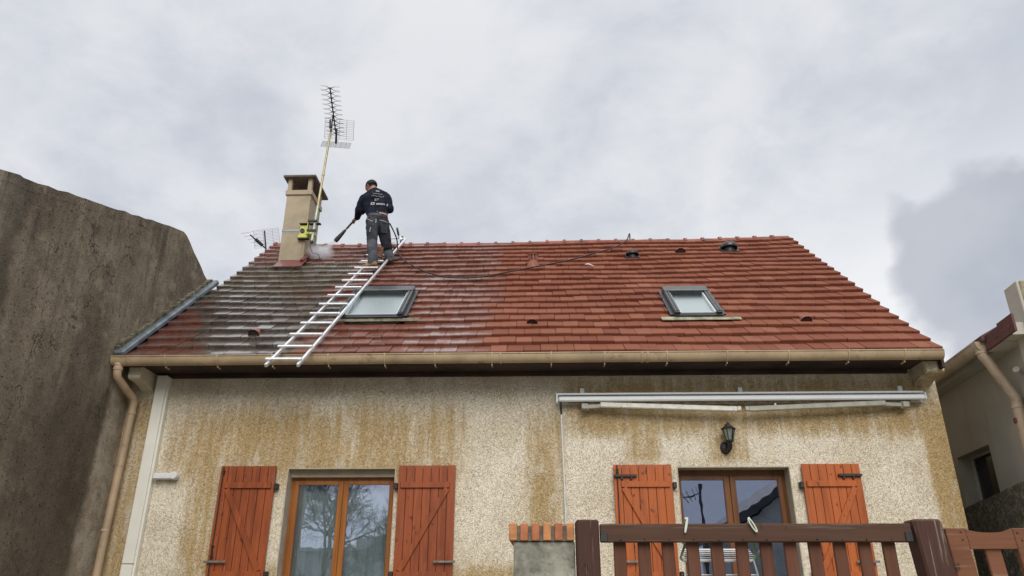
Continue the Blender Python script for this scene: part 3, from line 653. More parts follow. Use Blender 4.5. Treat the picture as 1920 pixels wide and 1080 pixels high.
# --- shutters
def shutter(x0, x1, hinge_right, m, label, black_bar, rot=0.0):
    W_ = x1-x0; np_ = 7; pw = W_/np_
    root = bpy.data.objects.new('shutter', None); col.objects.link(root); root.empty_display_size = 0.1
    base = Matrix.Translation(((x1 if hinge_right else x0), -0.03, 0)) @ Matrix.Rotation(R(rot), 4, 'Z') @ Matrix.Translation((-(x1 if hinge_right else x0), 0.0, 0))
    attach(root, house, base); root['label'] = label
    pm = MB(); pm.box(-pw/2+0.0026, pw/2-0.0026, -0.026, 0.0, -0.45, 1.698, bev=0.003); pme = pm.mesh('plank', m)
    for k in range(np_): inst('plank', pme, root, base @ Matrix.Translation((x0+pw*(k+0.5), random.uniform(-0.001, 0.001), random.uniform(-0.001, 0.002))))
    bx0, bx1 = (x0+0.09, x1-0.035) if hinge_right else (x0+0.035, x1-0.07)
    for z0, z1 in ((1.418, 1.492), (0.355, 0.432), (-0.32, -0.245)):
        q = MB(); q.box(bx0, bx1, -0.050, -0.0275, z0, z1, bev=0.004); q.build('batten', m, root, world=base)
    A = Vector((bx0+0.03 if hinge_right else bx1-0.03, -0.039, 1.412)); B = Vector((bx1-0.04 if hinge_right else bx0+0.04, -0.039, 0.437))
    q = MB(); q.bar(A, B, 0.022, 0.07, Vector((1, 0, 0)), 0.003); q.build('brace', m, root, world=base)
    xo = x0 if hinge_right else x1
    sg = 1 if hinge_right else -1
    if hinge_right:
        q = MB(); q.tube([(x0+0.045, -0.045, -0.40), (x0+0.045, -0.045, 1.69)], 0.007, 6)
        for z in (1.63, 1.60, 0.60, 0.72): q.box(x0+0.03, x0+0.065, -0.055, -0.03, z, z+0.012)
        q.bar((x0+0.045, -0.05, 0.72), (x0+0.07, -0.055, 0.58), 0.012, 0.012); q.build('locking_rod', M['iron'], root, world=base)
    q = MB(); q.box(min(xo-sg*0.03, xo+sg*0.24), max(xo-sg*0.03, xo+sg*0.24), -0.075, -0.052, 0.530, 0.556, bev=0.004); q.build('catch', M['lead'], root, world=base)
    if black_bar:
        q = MB(); q.box(min(xo-sg*0.005, xo+sg*0.285), max(xo-sg*0.005, xo+sg*0.285), -0.062, -0.028, 1.540, 1.572, bev=0.005); q.box(xo+sg*0.10-0.012, xo+sg*0.10+0.012, -0.058, -0.028, 1.515, 1.540); q.box(xo+sg*0.22-0.012, xo+sg*0.22+0.012, -0.058, -0.028, 1.515, 1.540); q.build('strap_bar', M['iron'], root, world=base)
    xh = x1 if hinge_right else x0
    for z in (1.405, 0.36):
        q = MB(); q.box(min(xh, xh+sg*0.05), max(xh, xh+sg*0.05), -0.05, 0.028, z, z+0.075, bev=0.008); q.build('hinge', M['iron'], root, world=base)
shutter(-4.008, -3.292, True, M['shut_red'], 'red brown shutter nearest the white trunking', False, 0.0)
shutter(-1.719, -0.994, False, M['shut_red'], 'red brown shutter in the middle of the facade', False)
shutter(0.995, 1.724, True, M['shut_org'], 'orange shutter below the hanging crank rod', True)
shutter(3.338, 4.056, False, M['shut_org'], 'orange shutter nearest the side passage', True)

# ------------------------------------------------------------------ things on the facade
cu = MB(); nx = 60
rows = [[cu.bm.verts.new((-3.12+1.32*i/nx, 0.32+0.018*math.sin(i*0.9)+0.01*math.sin(i*2.3), z)) for i in range(nx+1)] for z in (-0.44, 1.62)]
for i in range(nx): cu.bm.faces.new((rows[0][i], rows[0][i+1], rows[1][i+1], rows[1][i]))
for i in range(nx):     # woven darts scattered over the cloth
    for k in range(6):
        if (i+3*(k % 2)) % 7 == 0:
            x = -3.12+1.32*i/nx; z = -0.2+k*0.27
            cu.box(x-0.006, x+0.006, 0.282, 0.290, z, z+0.12, bev=0.004)
tag(cu.build('curtain', M['curtain'], smooth=60), 'pale green curtain hanging behind the window without an awning', 'curtain')

aw = thing('awning', 'folded white awning mounted above the window and wall lantern', 'awning', (2.66, 0, 2.55))
b = MB(); b.box(0.292, 5.03, -0.09, -0.002, 2.595, 2.622, bev=0.004); b.box(0.292, 5.03, -0.02, -0.003, 2.49, 2.594); b.box(0.292, 0.318, -0.12, -0.021, 2.49, 2.595, bev=0.005); b.build('cassette', M['awn'], aw)
b = MB(); b.box(0.325, 5.0, -0.160, -0.100, 2.495, 2.560, bev=0.014); b.box(5.0, 5.02, -0.165, -0.05, 2.49, 2.585, bev=0.008); b.build('front_bar', M['awn'], aw)
b = MB(); b.tube([(0.33, -0.06, 2.535), (4.99, -0.06, 2.535)], 0.028, 10); b.build('roller', M['black'], aw, smooth=60)
b = MB(); random.seed(5); xs = [0.45+4.4*i/60 for i in range(61)]
low_ = [2.488-0.018*random.random()*(1 if 0.9 < x < 4.4 else 0.3) for x in xs]
for i in range(60): b.prism([(xs[i], low_[i]), (xs[i+1], low_[i+1]), (xs[i+1], 2.50), (xs[i], 2.50)], 'y', -0.085, -0.075)
b.build('valance', M['canvas'], aw)
for a, s_, m1 in (((0.66, 0.86, 2.60), 1, M['awnarm']), ((4.745, 4.49, 2.75), -1, M['awnarm2'])):
    sh, el_, en = a
    b = MB(); b.box(sh-0.04, sh+0.04, -0.16, -0.003, 2.395, 2.465, bev=0.006); b.tube([(sh+0.02*s_, -0.10, 2.39), (sh+0.02*s_, -0.10, 2.47)], 0.035, 12); b.build('shoulder', M['awnarm2'], aw)
    b = MB(); b.bar((sh+0.04*s_, -0.10, 2.432), (el_+0.05*s_, -0.12, 2.437), 0.045, 0.05, bev=0.006); b.build('upper_arm', M['awnarm2'], aw)
    b = MB(); b.bar((el_, -0.145, 2.446), (en, -0.16, 2.376), 0.05, 0.066, bev=0.010); b.box(min(en, en+0.05*s_), max(en, en+0.05*s_), -0.19, -0.13, 2.352, 2.408, bev=0.006); b.build('forearm', m1, aw)
b = MB(); b.box(3.08, 3.10, -0.17, -0.13, 2.37, 2.45); b.build('hook', M['awnarm'], aw)
b = MB(); b.box(-0.03, 0.03, -0.05, -0.002, 2.624, 2.70, bev=0.006); clip = b.mesh('wall_clip', M['white'])
for x in (0.64, 2.70, 4.76): inst('wall_clip', clip, aw, Matrix.Translation((x, 0, 0)))

cr = thing('crank_rod', 'thin white rod hanging down the wall from the end of the awning', 'crank rod', (0.36, -0.1, 2.49))
b = MB(); b.tube([(0.35, -0.12, 2.50), (0.352, -0.12, 2.42), (0.356, -0.11, 2.33)], [0.012, 0.016, 0.009], 8); b.build('swivel', M['black'], cr)
b = MB(); b.tube([(0.356, -0.11, 2.34), (0.366, -0.08, 1.9), (0.384, -0.035, 1.0), (0.387, -0.03, 0.3)], 0.0085, 8); b.build('rod', M['white'], cr)

lx, ly = 2.47, -0.13
lamp = thing('wall_lantern', 'black wall lantern with tapered glass panes above the window', 'lantern', (lx, 0, 2.0))
T = Matrix.Translation((lx, ly, 0))
b = MB(); b.lathe([(0.001, 2.222), (0.014, 2.215), (0.018, 2.20), (0.045, 2.175), (0.052, 2.16), (0.098, 2.132), (0.096, 2.122), (0.001, 2.122)], 6, T); b.build('lamp_cap', M['iron'], lamp)
b = MB()
for k in range(6):
    a = 2*math.pi*k/6; b.bar((lx+0.078*math.cos(a), ly+0.078*math.sin(a), 2.122), (lx+0.044*math.cos(a), ly+0.044*math.sin(a), 1.985), 0.010, 0.010)
b.lathe([(0.001, 1.965), (0.05, 1.965), (0.055, 1.985), (0.001, 1.985)], 6, T); b.build('lamp_cage', M['iron'], lamp)
b = MB(); b.lathe([(0.073, 2.12), (0.040, 1.987)], 6, T); b.build('lamp_pane', M['lampglass'], lamp)
b = MB(); b.tube([(lx, ly, 1.99), (lx, ly, 2.04)], 0.012, 8); b.sphere((lx, ly, 2.065), 0.026, (1, 1, 1.2), 8, 6); b.build('bulb', M['white'], lamp, smooth=60)
b = MB(); b.lathe([(0.001, 0.035), (0.045, 0.03), (0.062, 0.012), (0.066, 0.0)], 14, Matrix.Translation((lx-0.035, -0.003, 1.91)) @ Matrix.Rotation(R(90), 4, 'X') @ Matrix.Diagonal((1, 1.25, 1, 1))); b.tube([(lx-0.03, -0.02, 1.87), (lx-0.02, -0.07, 1.86), (lx, ly+0.01, 1.89), (lx, ly, 1.967)], [0.03, 0.028, 0.026, 0.03], 10); b.build('wall_bracket', M['iron'], lamp, smooth=60)

b = MB(); b.box(-4.86, -4.61, -0.10, -0.003, 1.535, 1.605, bev=0.01); b.lathe([(0.001, 0.1), (0.04, 0.1), (0.047, 0.09), (0.047, 0.0)], 16, Matrix.Translation((-4.595, -0.004, 1.578)) @ Matrix.Rotation(R(90), 4, 'X')); 
tag(b.build('junction_cover', M['white'], smooth=30), 'small white plastic cable cover beside the tall trunking', 'cable cover')

# ------------------------------------------------------------------ aerials
P0, P1 = Vector((-4.097, 2.70, 6.299)), Vector((-3.985, 2.72, 8.80))
ae = thing('aerial', 'tall rooftop aerial on a yellow mast strapped to the chimney', 'aerial', P0, 'rooftop aerials')
b = MB(); b.tube([P0, P0.lerp(P1, 0.30)], [0.027, 0.027], 10); b.build('mast_tube', M['mastlow'], ae, smooth=40)
b = MB(); b.tube([P0.lerp(P1, 0.30), P1], [0.023, 0.021], 10); b.tube([P0.lerp(P1, 0.57), P0.lerp(P1, 0.585)], 0.028, 10); b.build('mast', M['mast'], ae, smooth=40)
b = MB(); b.tube([P0-Vector((0, 0, 0.03)), P0+Vector((0, 0, 0.012))], 0.03, 10); b.build('mast_plug', M['black'], ae)
b = MB(); b.box(-4.425, -4.265, 2.905, 2.946, 6.49, 6.765, bev=0.006); b.box(-4.255, -4.235, 2.80, 2.946, 6.50, 6.76, bev=0.004); b.box(-4.43, -4.08, 2.86, 2.90, 6.47, 6.535, bev=0.004); b.box(-4.25, -4.08, 2.76, 2.86, 6.49, 6.53, bev=0.004); b.build('bracket', M['yellow'], ae)
b = MB(); b.box(-4.43, -4.03, 2.86, 2.945, 6.768, 6.782); b.box(-4.44, -4.22, 2.87, 2.945, 6.455, 6.468); b.build('clamp_plate', M['iron'], ae)
for z in (6.70, 6.50): b = MB(); b.box(-4.205, -4.03, 2.65, 2.685, z, z+0.035); b.build('clamp_jaw', M['iron'], ae)
b = MB(); b.tube([(-4.37, 2.885, 6.635), (-4.37, 2.905, 6.635)], 0.045, 10); b.tube([(-4.20, 2.72, 6.53), (-4.20, 2.72, 6.71)], 0.013, 8); b.build('clamp', M['iron'], ae)
b = MB(); b.tube([P0-Vector((0, 0, 0.02)), (-4.13, 2.72, 6.22), (-4.10, 2.8, 6.12), (-4.02, 2.95, 6.15), (-4.03, 3.1, 6.10)], 0.006, 6); b.build('cable', M['black'], ae)
BA, BF = Vector((-3.995, 3.22, 8.86)), Vector((-3.70, 1.50, 8.86)); bd = (BF-BA).normalized(); bh = bd.cross(Vector((0, 0, 1))).normalized()
b = MB(); b.bar(BA, BF, 0.022, 0.022); b.bar(P1-Vector((0, 0, 0.02)), P1+Vector((0.0, 0, 0.09)), 0.05, 0.07); b.bar(P1+bd*0.25+Vector((0, 0, 0.055)), P1+bd*0.25+Vector((0.02, -0.02, -0.16)), 0.02, 0.03); b.bar(BA+bd*0.12-Vector((0, 0, 0.14)), BA+bd*0.25+Vector((0, 0, 0.14)), 0.035, 0.05); b.bar(P1-Vector((0, 0, 0.06)), BA+bd*0.95, 0.022, 0.03); b.build('boom', M['elem'], ae)
ex = MB()
for sx in (-1, 1):
    for sz in (-1, 1): ex.tube([(0, 0, 0), (0.03*sx, 0, 0.012*sz), (0.065*sx, 0, 0.035*sz), (0.10*sx, 0, 0.042*sz), (0.175*sx, 0, 0.044*sz)], [0.009, 0.007, 0.005, 0.0033, 0.0026], 5)
exm = ex.mesh('director', M['elem'])
bas = Matrix(((bh.x, bd.x, 0, 0), (bh.y, bd.y, 0, 0), (bh.z, bd.z, 1, 0), (0, 0, 0, 1)))
for k in range(11): inst('director', exm, ae, Matrix.Translation(BF.lerp(BA, 0.01+k*0.083)) @ bas)
def grid(c, ux, uy, w, h, nw, nh, r=0.0028, name='reflector', m=None, parent=None):
    q = MB(); c = Vector(c)
    for i in range(nh+1): q.tube([c-ux*w/2+uy*h*i/nh, c+ux*w/2+uy*h*i/nh], r, 4)
    for i in range(nw+1): q.tube([c+ux*w*(i/nw-0.5), c+ux*w*(i/nw-0.5)+uy*h], r*1.15, 4)
    return q.build(name, m or M['wire'], parent)
hz = Vector((0.985, 0.17, 0)).normalized()
hc = BA+bd*0.02
grid(hc+Vector((0.04, 0, 0.03)), hz, (bd*0.5+Vector((0, 0, 0.87))).normalized(), 0.58, 0.40, 4, 11, 0.003, parent=ae)
grid(hc+Vector((0.01, 0, -0.03)), hz, (bd*0.62-Vector((0, 0, 0.78))).normalized(), 0.57, 0.36, 6, 9, 0.003, parent=ae)

a2 = thing('aerial', 'small wire grid aerial peeking over the roof edge behind the chimney', 'aerial', (-5.63, 4.5, 6.2), 'rooftop aerials')
pa, pb, pd = Vector((-5.989, 4.5, 7.485)), Vector((-5.455, 4.5, 7.554)), Vector((-5.897, 4.5, 7.064))
ux = (pb-pa); uy = (pa-pd)
q = MB()
for i in range(13): q.tube([pd+uy*i/12, pd+uy*i/12+ux], 0.0028, 4)
for i in (0, 1.5, 3, 4): q.tube([pd+ux*i/4, pd+ux*i/4+uy], 0.0032, 4)
q.build('reflector', M['wire'], a2)
q = MB(); q.bar((-5.735, 4.47, 7.47), (-5.64, 4.44, 7.04), 0.022, 0.022); q.bar((-5.64, 4.44, 7.03), (-5.92, 4.2, 7.24), 0.02, 0.02); q.bar((-5.70, 4.40, 7.08), (-5.82, 4.28, 7.17), 0.05, 0.05); q.tube([(-5.64, 4.46, 7.04), (-5.62, 4.5, 6.0)], 0.018, 8); q.build('boom', M['elem'], a2)
q = MB()
for k in range(5):
    c = Vector((-5.72, 4.38, 7.10)).lerp(Vector((-5.95, 4.15, 7.27)), k/4); q.tube([c+Vector((-0.14, 0, -0.03)), c+Vector((0.12, 0, 0.02))], 0.0035, 4)
q.build('director', M['wire'], a2)

# ------------------------------------------------------------------ roof ladder
ld = thing('roof_ladder', 'aluminium ladder lying up the wet tiles under the worker', 'ladder', rp(-3.0, -0.6, 0.12), None)
lw = 0.20
LB, LT = rp(-3.215, -0.66, lw), rp(-2.835, 5.6, lw-0.02); RB, RT = rp(-2.825, -0.66, lw), rp(-2.555, 5.75, lw-0.02)
nrm = Vector((0, -SN, CS))
for a, c in ((LB, LT), (RB, RT)):
    q = MB()
    q.bar(a-nrm*0.02, c-nrm*0.02, 0.034, 0.042, nrm, 0.004); q.build('rail', M['alu'], ld)
rv = [-0.538, -0.125, 0.305, 0.735, 1.13, 1.547, 1.966, 2.37, 2.745, 3.112, 3.50, 3.93, 4.33, 4.73, 5.13]
for i, v in enumerate(rv):
    ul = -3.256+0.20*(v+0.54)/4.47; ur = -2.805+0.155*(v+0.54)/4.47
    q = MB(); q.bar(rp(ul, v, lw+0.017), rp(ur, v-0.008, lw+0.017), 0.044, 0.024, nrm, 0.004); q.build('rung', M['alu'], ld)
q = MB(); q.tube([RT, Vector((-2.66, 3.75, 6.86)), Vector((-2.70, 4.0, 7.04)), Vector((-2.72, 4.2, 6.85))], 0.018, 8); q.tube([LT, Vector((-2.95, 3.80, 6.86)), Vector((-2.93, 4.0, 7.0)), Vector((-2.92, 4.2, 6.82))], 0.018, 8); q.tube([(-2.95, 3.95, 6.98), (-2.66, 3.95, 6.98)], 0.014, 8); q.tube([(-2.72, 3.93, 6.98), (-2.74, 3.9, 7.08)], 0.018, 8); q.build('ridge_hook', M['alu'], ld)
for c in ((-2.745, 3.9, 7.105), (-2.655, 4.05, 6.985)):
    q = MB(); q.lathe([(0.001, -0.018), (0.085, -0.016), (0.095, 0.0), (0.085, 0.016), (0.001, 0.018)], 18, Matrix.Translation(c) @ Matrix.Rotation(R(78), 4, 'Y')); q.build('wheel', M['black'], ld, smooth=40)

# ------------------------------------------------------------------ hose
ctrl = [(-2.62, 2.50, 6.55), (-2.56, 2.9, 6.45), rp(-2.50, 4.67, 0.13), rp(-2.135, 3.95, 0.11), rp(-1.733, 3.43, 0.11), rp(-1.34, 3.19, 0.11), rp(-0.85, 3.23, 0.11), rp(-0.36, 3.53, 0.11), rp(0.105, 3.80, 0.12), rp(0.59, 4.15, 0.11), rp(1.10, 4.615, 0.11), rp(1.546, 5.07, 0.11), rp(1.83, 5.50, 0.13), Vector((1.93, 3.80, 6.93)), Vector((1.975, 4.03, 7.02)), Vector((1.99, 4.25, 6.85)), Vector((2.0, 4.8, 6.38))]
ctrl = [Vector(c) for c in ctrl]; pts = []
for i in range(len(ctrl)-1):
    p0, p1, p2, p3 = ctrl[max(i-1, 0)], ctrl[i], ctrl[i+1], ctrl[min(i+2, len(ctrl)-1)]
    for k in range(8):
        t_ = k/8; pts.append(0.5*((2*p1)+(p2-p0)*t_+(2*p0-5*p1+4*p2-p3)*t_**2+(3*p1-p0-3*p2+p3)*t_**3))
pts.append(ctrl[-1])
q = MB(); q.tube(pts, 0.0125, 8); tag(q.build('hose', M['black'], smooth=60), 'black hose trailing over the red tiles to the ridge', 'hose')
q = MB(); q.tube([rp(0.93, 3.98, 0.09), rp(0.99, 3.96, 0.10), rp(1.08, 3.86, 0.09)], [0.008, 0.014, 0.006], 6); tag(q.build('feather', M['white']), 'tiny white scrap lying on the dry tiles near the vent', 'scrap')

# ------------------------------------------------------------------ worker
man = thing('person', 'worker in navy sweater and charcoal trousers kneeling on the roof ladder', 'person', (-2.8, 2.12, 5.47))
caps = []     # (p0, p1, r0, r1, material index, x-scale applied about the segment)
def cap(p0, p1, r0, r1, mi, flat=1.0, fy=1.0): caps.append((Vector(p0), Vector(p1), r0, r1, mi, flat, fy))
SW, TR, SK, BO, BD, HA, T2 = range(7)
pel = Vector((-2.838, 2.44, 6.60)); wai = Vector((-2.85, 2.46, 6.76)); che = Vector((-2.935, 2.54, 7.03)); nek = Vector((-2.985, 2.60, 7.26))
cap(pel+Vector((-0.075, 0, 0)), pel+Vector((0.075, 0, 0)), 0.125, 0.125, TR, 1, 0.95)
cap(pel+Vector((-0.06, 0, 0.02)), wai+Vector((-0.055, 0, -0.02)), 0.120, 0.108, TR); cap(pel+Vector((0.06, 0, 0.02)), wai+Vector((0.055, 0, -0.02)), 0.120, 0.108, TR)
cap(wai+Vector((-0.06, 0, -0.05)), che+Vector((-0.11, 0, 0.02)), 0.135, 0.148, SW); cap(wai+Vector((0.065, 0, -0.05)), che+Vector((0.11, 0, 0.0)), 0.130, 0.145, SW)
cap(che+Vector((-0.13, 0, 0)), che+Vector((0.12, 0, 0)), 0.145, 0.142, SW)
lsh, rsh = Vector((-3.165, 2.58, 7.115)), Vector((-2.735, 2.57, 7.125))
cap(lsh, che+Vector((-0.08, 0, 0.05)), 0.088, 0.12, SW); cap(rsh, che+Vector((0.08, 0, 0.05)), 0.085, 0.12, SW)
cap(lsh+Vector((0.04, 0, 0.035)), nek+Vector((0.02, -0.02, 0.005)), 0.085, 0.092, SW); cap(rsh+Vector((-0.04, 0, 0.045)), nek+Vector((0.03, -0.02, 0.005)), 0.090, 0.092, SW); cap(che+Vector((0, -0.02, 0.05)), nek+Vector((0.01, -0.01, -0.05)), 0.15, 0.11, SW)
lel = Vector((-3.235, 2.60, 6.90)); lwr = Vector((-3.305, 2.73, 6.80)); lha = Vector((-3.35, 2.77, 6.785))
cap(lsh, lel, 0.094, 0.086, SW); cap(lel, lwr+Vector((0.01, 0, 0.01)), 0.084, 0.056, SW); cap(lwr, lha, 0.033, 0.034, SK)
cap(lel+Vector((0.05, 0, -0.03)), lsh+Vector((0.06, 0, -0.12)), 0.07, 0.08, SW)
rel = Vector((-2.655, 2.53, 6.86)); rwr = Vector((-2.80, 2.78, 6.98)); rha = Vector((-2.86, 2.84, 7.02))
cap(rsh, rel, 0.098, 0.084, SW); cap(rel, rwr, 0.080, 0.052, SW); cap(rwr, rha, 0.033, 0.034, SK)
# legs
lhp, lkn, lan_ = Vector((-2.925, 2.43, 6.55)), Vector((-2.872, 2.29, 6.06)), Vector((-2.80, 2.16, 5.62))
cap(lhp, lkn, 0.130, 0.095, TR); cap(lkn, lan_, 0.096, 0.082, T2); cap(lan_+Vector((0, 0, 0.1)), lan_+Vector((0, 0, -0.03)), 0.084, 0.090, T2)
rhp, rkn, ran = Vector((-2.755, 2.46, 6.55)), Vector((-2.695, 2.80, 6.17)), Vector((-2.60, 2.60, 5.90))
cap(rhp, rkn, 0.130, 0.095, TR); cap(rhp+Vector((0, -0.02, -0.05)), rkn+Vector((0.02, -0.16, -0.01)), 0.12, 0.098, TR); cap(rkn, ran, 0.096, 0.084, T2)
hee, toe = Vector((-2.745, 2.11, 5.548)), Vector((-2.955, 2.16, 5.525))
cap(lan_+Vector((0.01, 0, -0.02)), hee, 0.055, 0.045, BO); cap(hee, toe, 0.043, 0.036, BO); cap(lan_+Vector((0, 0, -0.03)), toe+Vector((0.05, 0, 0.015)), 0.052, 0.038, BO)
cap(ran, ran+Vector((0.03, -0.02, -0.06)), 0.055, 0.05, BD); cap(ran+Vector((0.0, -0.03, -0.05)), ran+Vector((0.14, 0.02, -0.03)), 0.048, 0.036, BD)
# head: looking down and to the chimney side
hc_ = Vector((-3.075, 2.68, 7.445)); face = Vector((-0.66, 0.50, -0.56)).normalized(); upv = (Vector((-0.38, 0.22, 0.9))-face*Vector((-0.38, 0.22, 0.9)).dot(face)).normalized(); side = face.cross(upv).normalized()
cap(nek+Vector((0.005, 0, -0.03)), hc_-upv*0.05-face*0.03, 0.064, 0.062, SK)
cap(hc_-face*0.025+upv*0.015, hc_+face*0.03+upv*0.012, 0.098, 0.090, SK); cap(hc_+face*0.045-upv*0.05, hc_+face*0.055-upv*0.085, 0.064, 0.042, SK)
cap(hc_+face*0.10+upv*0.005, hc_+face*0.122-upv*0.022, 0.012, 0.016, SK); cap(hc_+face*0.10-upv*0.062-side*0.015, hc_+face*0.10-upv*0.062+side*0.015, 0.011, 0.011, SK)
cap(hc_+face*0.092+upv*0.03-side*0.03, hc_+face*0.092+upv*0.03+side*0.03, 0.014, 0.014, SK)
for s_ in (-1, 1): cap(hc_+side*s_*0.092+upv*0.018-face*0.012, hc_+side*s_*0.090-upv*0.030-face*0.004, 0.018, 0.011, SK)
# hands: four fingers of different length and a thumb closed on the lance
gd = Vector((-3.687, 2.78, 6.333))-lha; gd.normalize()
def hand(c, away):
    side_ = gd.cross(away).normalized()
    cap(c+away*0.012, c+away*0.012-gd*0.05, 0.026, 0.024, SK)
    for k, L_ in enumerate((0.030, 0.035, 0.033, 0.026)):
        o_ = c+gd*(0.024-0.0185*k)
        a_ = o_+side_*0.030+away*0.002; b_ = o_+side_*0.026-away*0.026; c2 = o_-side_*0.006-away*(0.026+L_*0.2)
        cap(o_+away*0.014+side_*0.012, a_, 0.0105, 0.0098, SK); cap(a_, b_, 0.0095, 0.009, SK); cap(b_, c2, 0.009, 0.0078, SK)
    t0 = c-side_*0.02+gd*0.0; cap(t0+away*0.01, t0-side_*0.012-away*0.012+gd*0.03, 0.012, 0.0105, SK); cap(t0-side_*0.012-away*0.012+gd*0.03, t0-away*0.026+gd*0.046, 0.0105, 0.009, SK)
LNC0 = lha+gd*0.0; hand(lha+Vector((-0.012, 0.01, -0.012)), Vector((0.3, -0.75, 0.4)).normalized())
lrear = lha-gd*0.62
rg = lha-gd*0.50; caps[-1] = caps[-1]
hand(rg, Vector((0.75, -0.5, 0.2)).normalized()); cap(rha, rg+Vector((0.02, -0.012, 0.005)), 0.032, 0.028, SK)
bm = bmesh.new()
for (p0, p1, r0, r1, mi, fx, fy) in caps:
    nb = bmesh.new(); vv = []
    u_, v_ = (12, 8) if max(r0, r1) > 0.03 else (8, 6)
    bmesh.ops.create_uvsphere(nb, u_segments=u_, v_segments=v_, radius=r0, matrix=Matrix.Translation(p0)); bmesh.ops.create_uvsphere(nb, u_segments=u_, v_segments=v_, radius=r1, matrix=Matrix.Translation(p1))
    h_ = bmesh.ops.convex_hull(nb, input=nb.verts[:])
    junk = {e for e in h_['geom_interior'] if isinstance(e, bmesh.types.BMVert)}
    bmesh.ops.delete(nb, geom=list(junk), context='VERTS')
    tmp = bpy.data.meshes.new('tmp'); nb.to_mesh(tmp); nb.free(); bm.from_mesh(tmp); bpy.data.meshes.remove(tmp)
me = bpy.data.meshes.new('body_src'); bm.to_mesh(me); bm.free()
src = bpy.data.objects.new('body_src', me); col.objects.link(src)
md = src.modifiers.new('r', 'REMESH'); md.mode = 'VOXEL'; md.voxel_size = 0.0085; md.use_smooth_shade = True
md = src.modifiers.new('s', 'SMOOTH'); md.factor = 0.5; md.iterations = 3
dg = bpy.context.evaluated_depsgraph_get(); me2 = bpy.data.meshes.new_from_object(src.evaluated_get(dg)); me2.name = 'body'
bpy.data.objects.remove(src); bpy.data.meshes.remove(me)
me2.materials.clear()
for k in ('sweater', 'trouser', 'skin', 'boot', 'bootd', 'hair', 'trouser2'): me2.materials.append(M[k])
# cloth folds
nors = [v.normal.copy() for v in me2.vertices]; newco = []
for v, nv_ in zip(me2.vertices, nors):
    co = v.co.copy(); newco.append(co)
    if co.z < 7.2:
        f_ = mnoise.noise(co*9.0)*0.010+mnoise.noise(Vector((co.x*7, co.y*7, co.z*19)))*0.007
        dmin = min((co-lha).length, (co-rg).length)
        if dmin > 0.12 and co.z > 5.66: newco[-1] = co+nv_*f_
me2.vertices.foreach_set('co', [c for p in newco for c in p]); me2.update()
def segd(p, a, b, r0, r1):
    ab = b-a; t_ = max(0, min(1, (p-a).dot(ab)/max(ab.length_squared, 1e-9))); return (p-a-ab*t_).length-(r0+(r1-r0)*t_)
hem = lambda x: 6.685+0.05*((x+2.85)/0.15 if x > -2.85 else 0)*1.0
for f in me2.polygons:
    c = f.center; best = min(caps, key=lambda q: segd(c, q[0], q[1], q[2], q[3])); mi = best[4]
    if mi in (SW, TR) and 6.45 < c.z < 6.95 and abs(c.x+2.85) < 0.235: 
        if c.x > -3.05: mi = SW if c.z > 6.70 else TR
        if c.x > -2.79 and c.y < 2.50 and 6.665 < c.z < 6.70: mi = SK
    if mi == SK and (c-hc_).length < 0.17:
        q_ = c-hc_
        if q_.dot(upv) > 0.012+max(0, q_.dot(face))*0.40 or (q_.dot(face) < -0.02 and q_.dot(upv) > -0.075): mi = HA
    f.material_index = mi; f.use_smooth = True
body = bpy.data.objects.new('body', me2); col.objects.link(body); attach(body, man)
bvh_dg = None
# short hair as a shell over the skull
q = MB(); rot = Matrix((( side.x, face.x, upv.x, 0), (side.y, face.y, upv.y, 0), (side.z, face.z, upv.z, 0), (0, 0, 0, 1)))
q.lathe([(0.001, 0.122), (0.05, 0.113), (0.085, 0.085), (0.104, 0.045), (0.108, 0.010), (0.104, -0.012), (0.094, -0.014)], 18, Matrix.Translation(hc_-face*0.020) @ rot @ Matrix.Rotation(R(14), 4, 'X') @ Matrix.Diagonal((1.0, 1.12, 0.98, 1)))
q.build('hair', M['hair'], man, smooth=60)
# print, belt, pockets and piping lie on the cloth: sent onto it by casting onto the body mesh
from mathutils.bvhtree import BVHTree
bvh = BVHTree.FromPolygons([v.co.copy() for v in me2.vertices], [tuple(p.vertices) for p in me2.polygons])
def onto(x, z, off=0.006, y0=1.2):
    h = bvh.ray_cast(Vector((x, y0, z)), Vector((0.12, 1, 0.35)).normalized())
    return (h[0]+h[1]*off) if h[0] is not None else None
def patch(q, cx, cz, w, h, nx=3, nz=2, sl=0.0, off=0.006, y0=1.6):
    """a small sheet of cloth laid on the body, with thickness"""
    g_ = []
    for j in range(nz+1):
        row = []
        for i in range(nx+1):
            x = cx+w*(i/nx-0.5); z = cz+h*(j/nz-0.5)+sl*(i/nx-0.5)*w
            o_ = Vector((x, 2.3, z)); dr = Vector((0.02, 1, 0.3)).normalized(); hit = bvh.ray_cast(o_-dr*0.9, dr)
            if hit[0] is None: return
            row.append(hit[0]+hit[1]*off)
        g_.append(row)
    V = [[q.bm.verts.new(p) for p in r_] for r_ in g_]; Bk = [[q.bm.verts.new(p+Vector((0, 0.008, 0.002))) for p in r_] for r_ in g_]
    for j in range(nz):
        for i in range(nx): q.bm.faces.new((V[j][i], V[j][i+1], V[j+1][i+1], V[j+1][i])); q.bm.faces.new((Bk[j][i], Bk[j+1][i], Bk[j+1][i+1], Bk[j][i+1]))
    ring = [(0, i) for i in range(nx+1)]+[(j, nx) for j in range(1, nz+1)]+[(nz, i) for i in range(nx-1, -1, -1)]+[(j, 0) for j in range(nz-1, 0, -1)]
    for (a, b_), (c, d_) in zip(ring, ring[1:]+ring[:1]): q.bm.faces.new((V[a][b_], Bk[a][b_], Bk[c][d_], V[c][d_]))
q = MB(); random.seed(2)
patch(q, -2.89, 7.165, 0.055, 0.030); 
x = -2.955
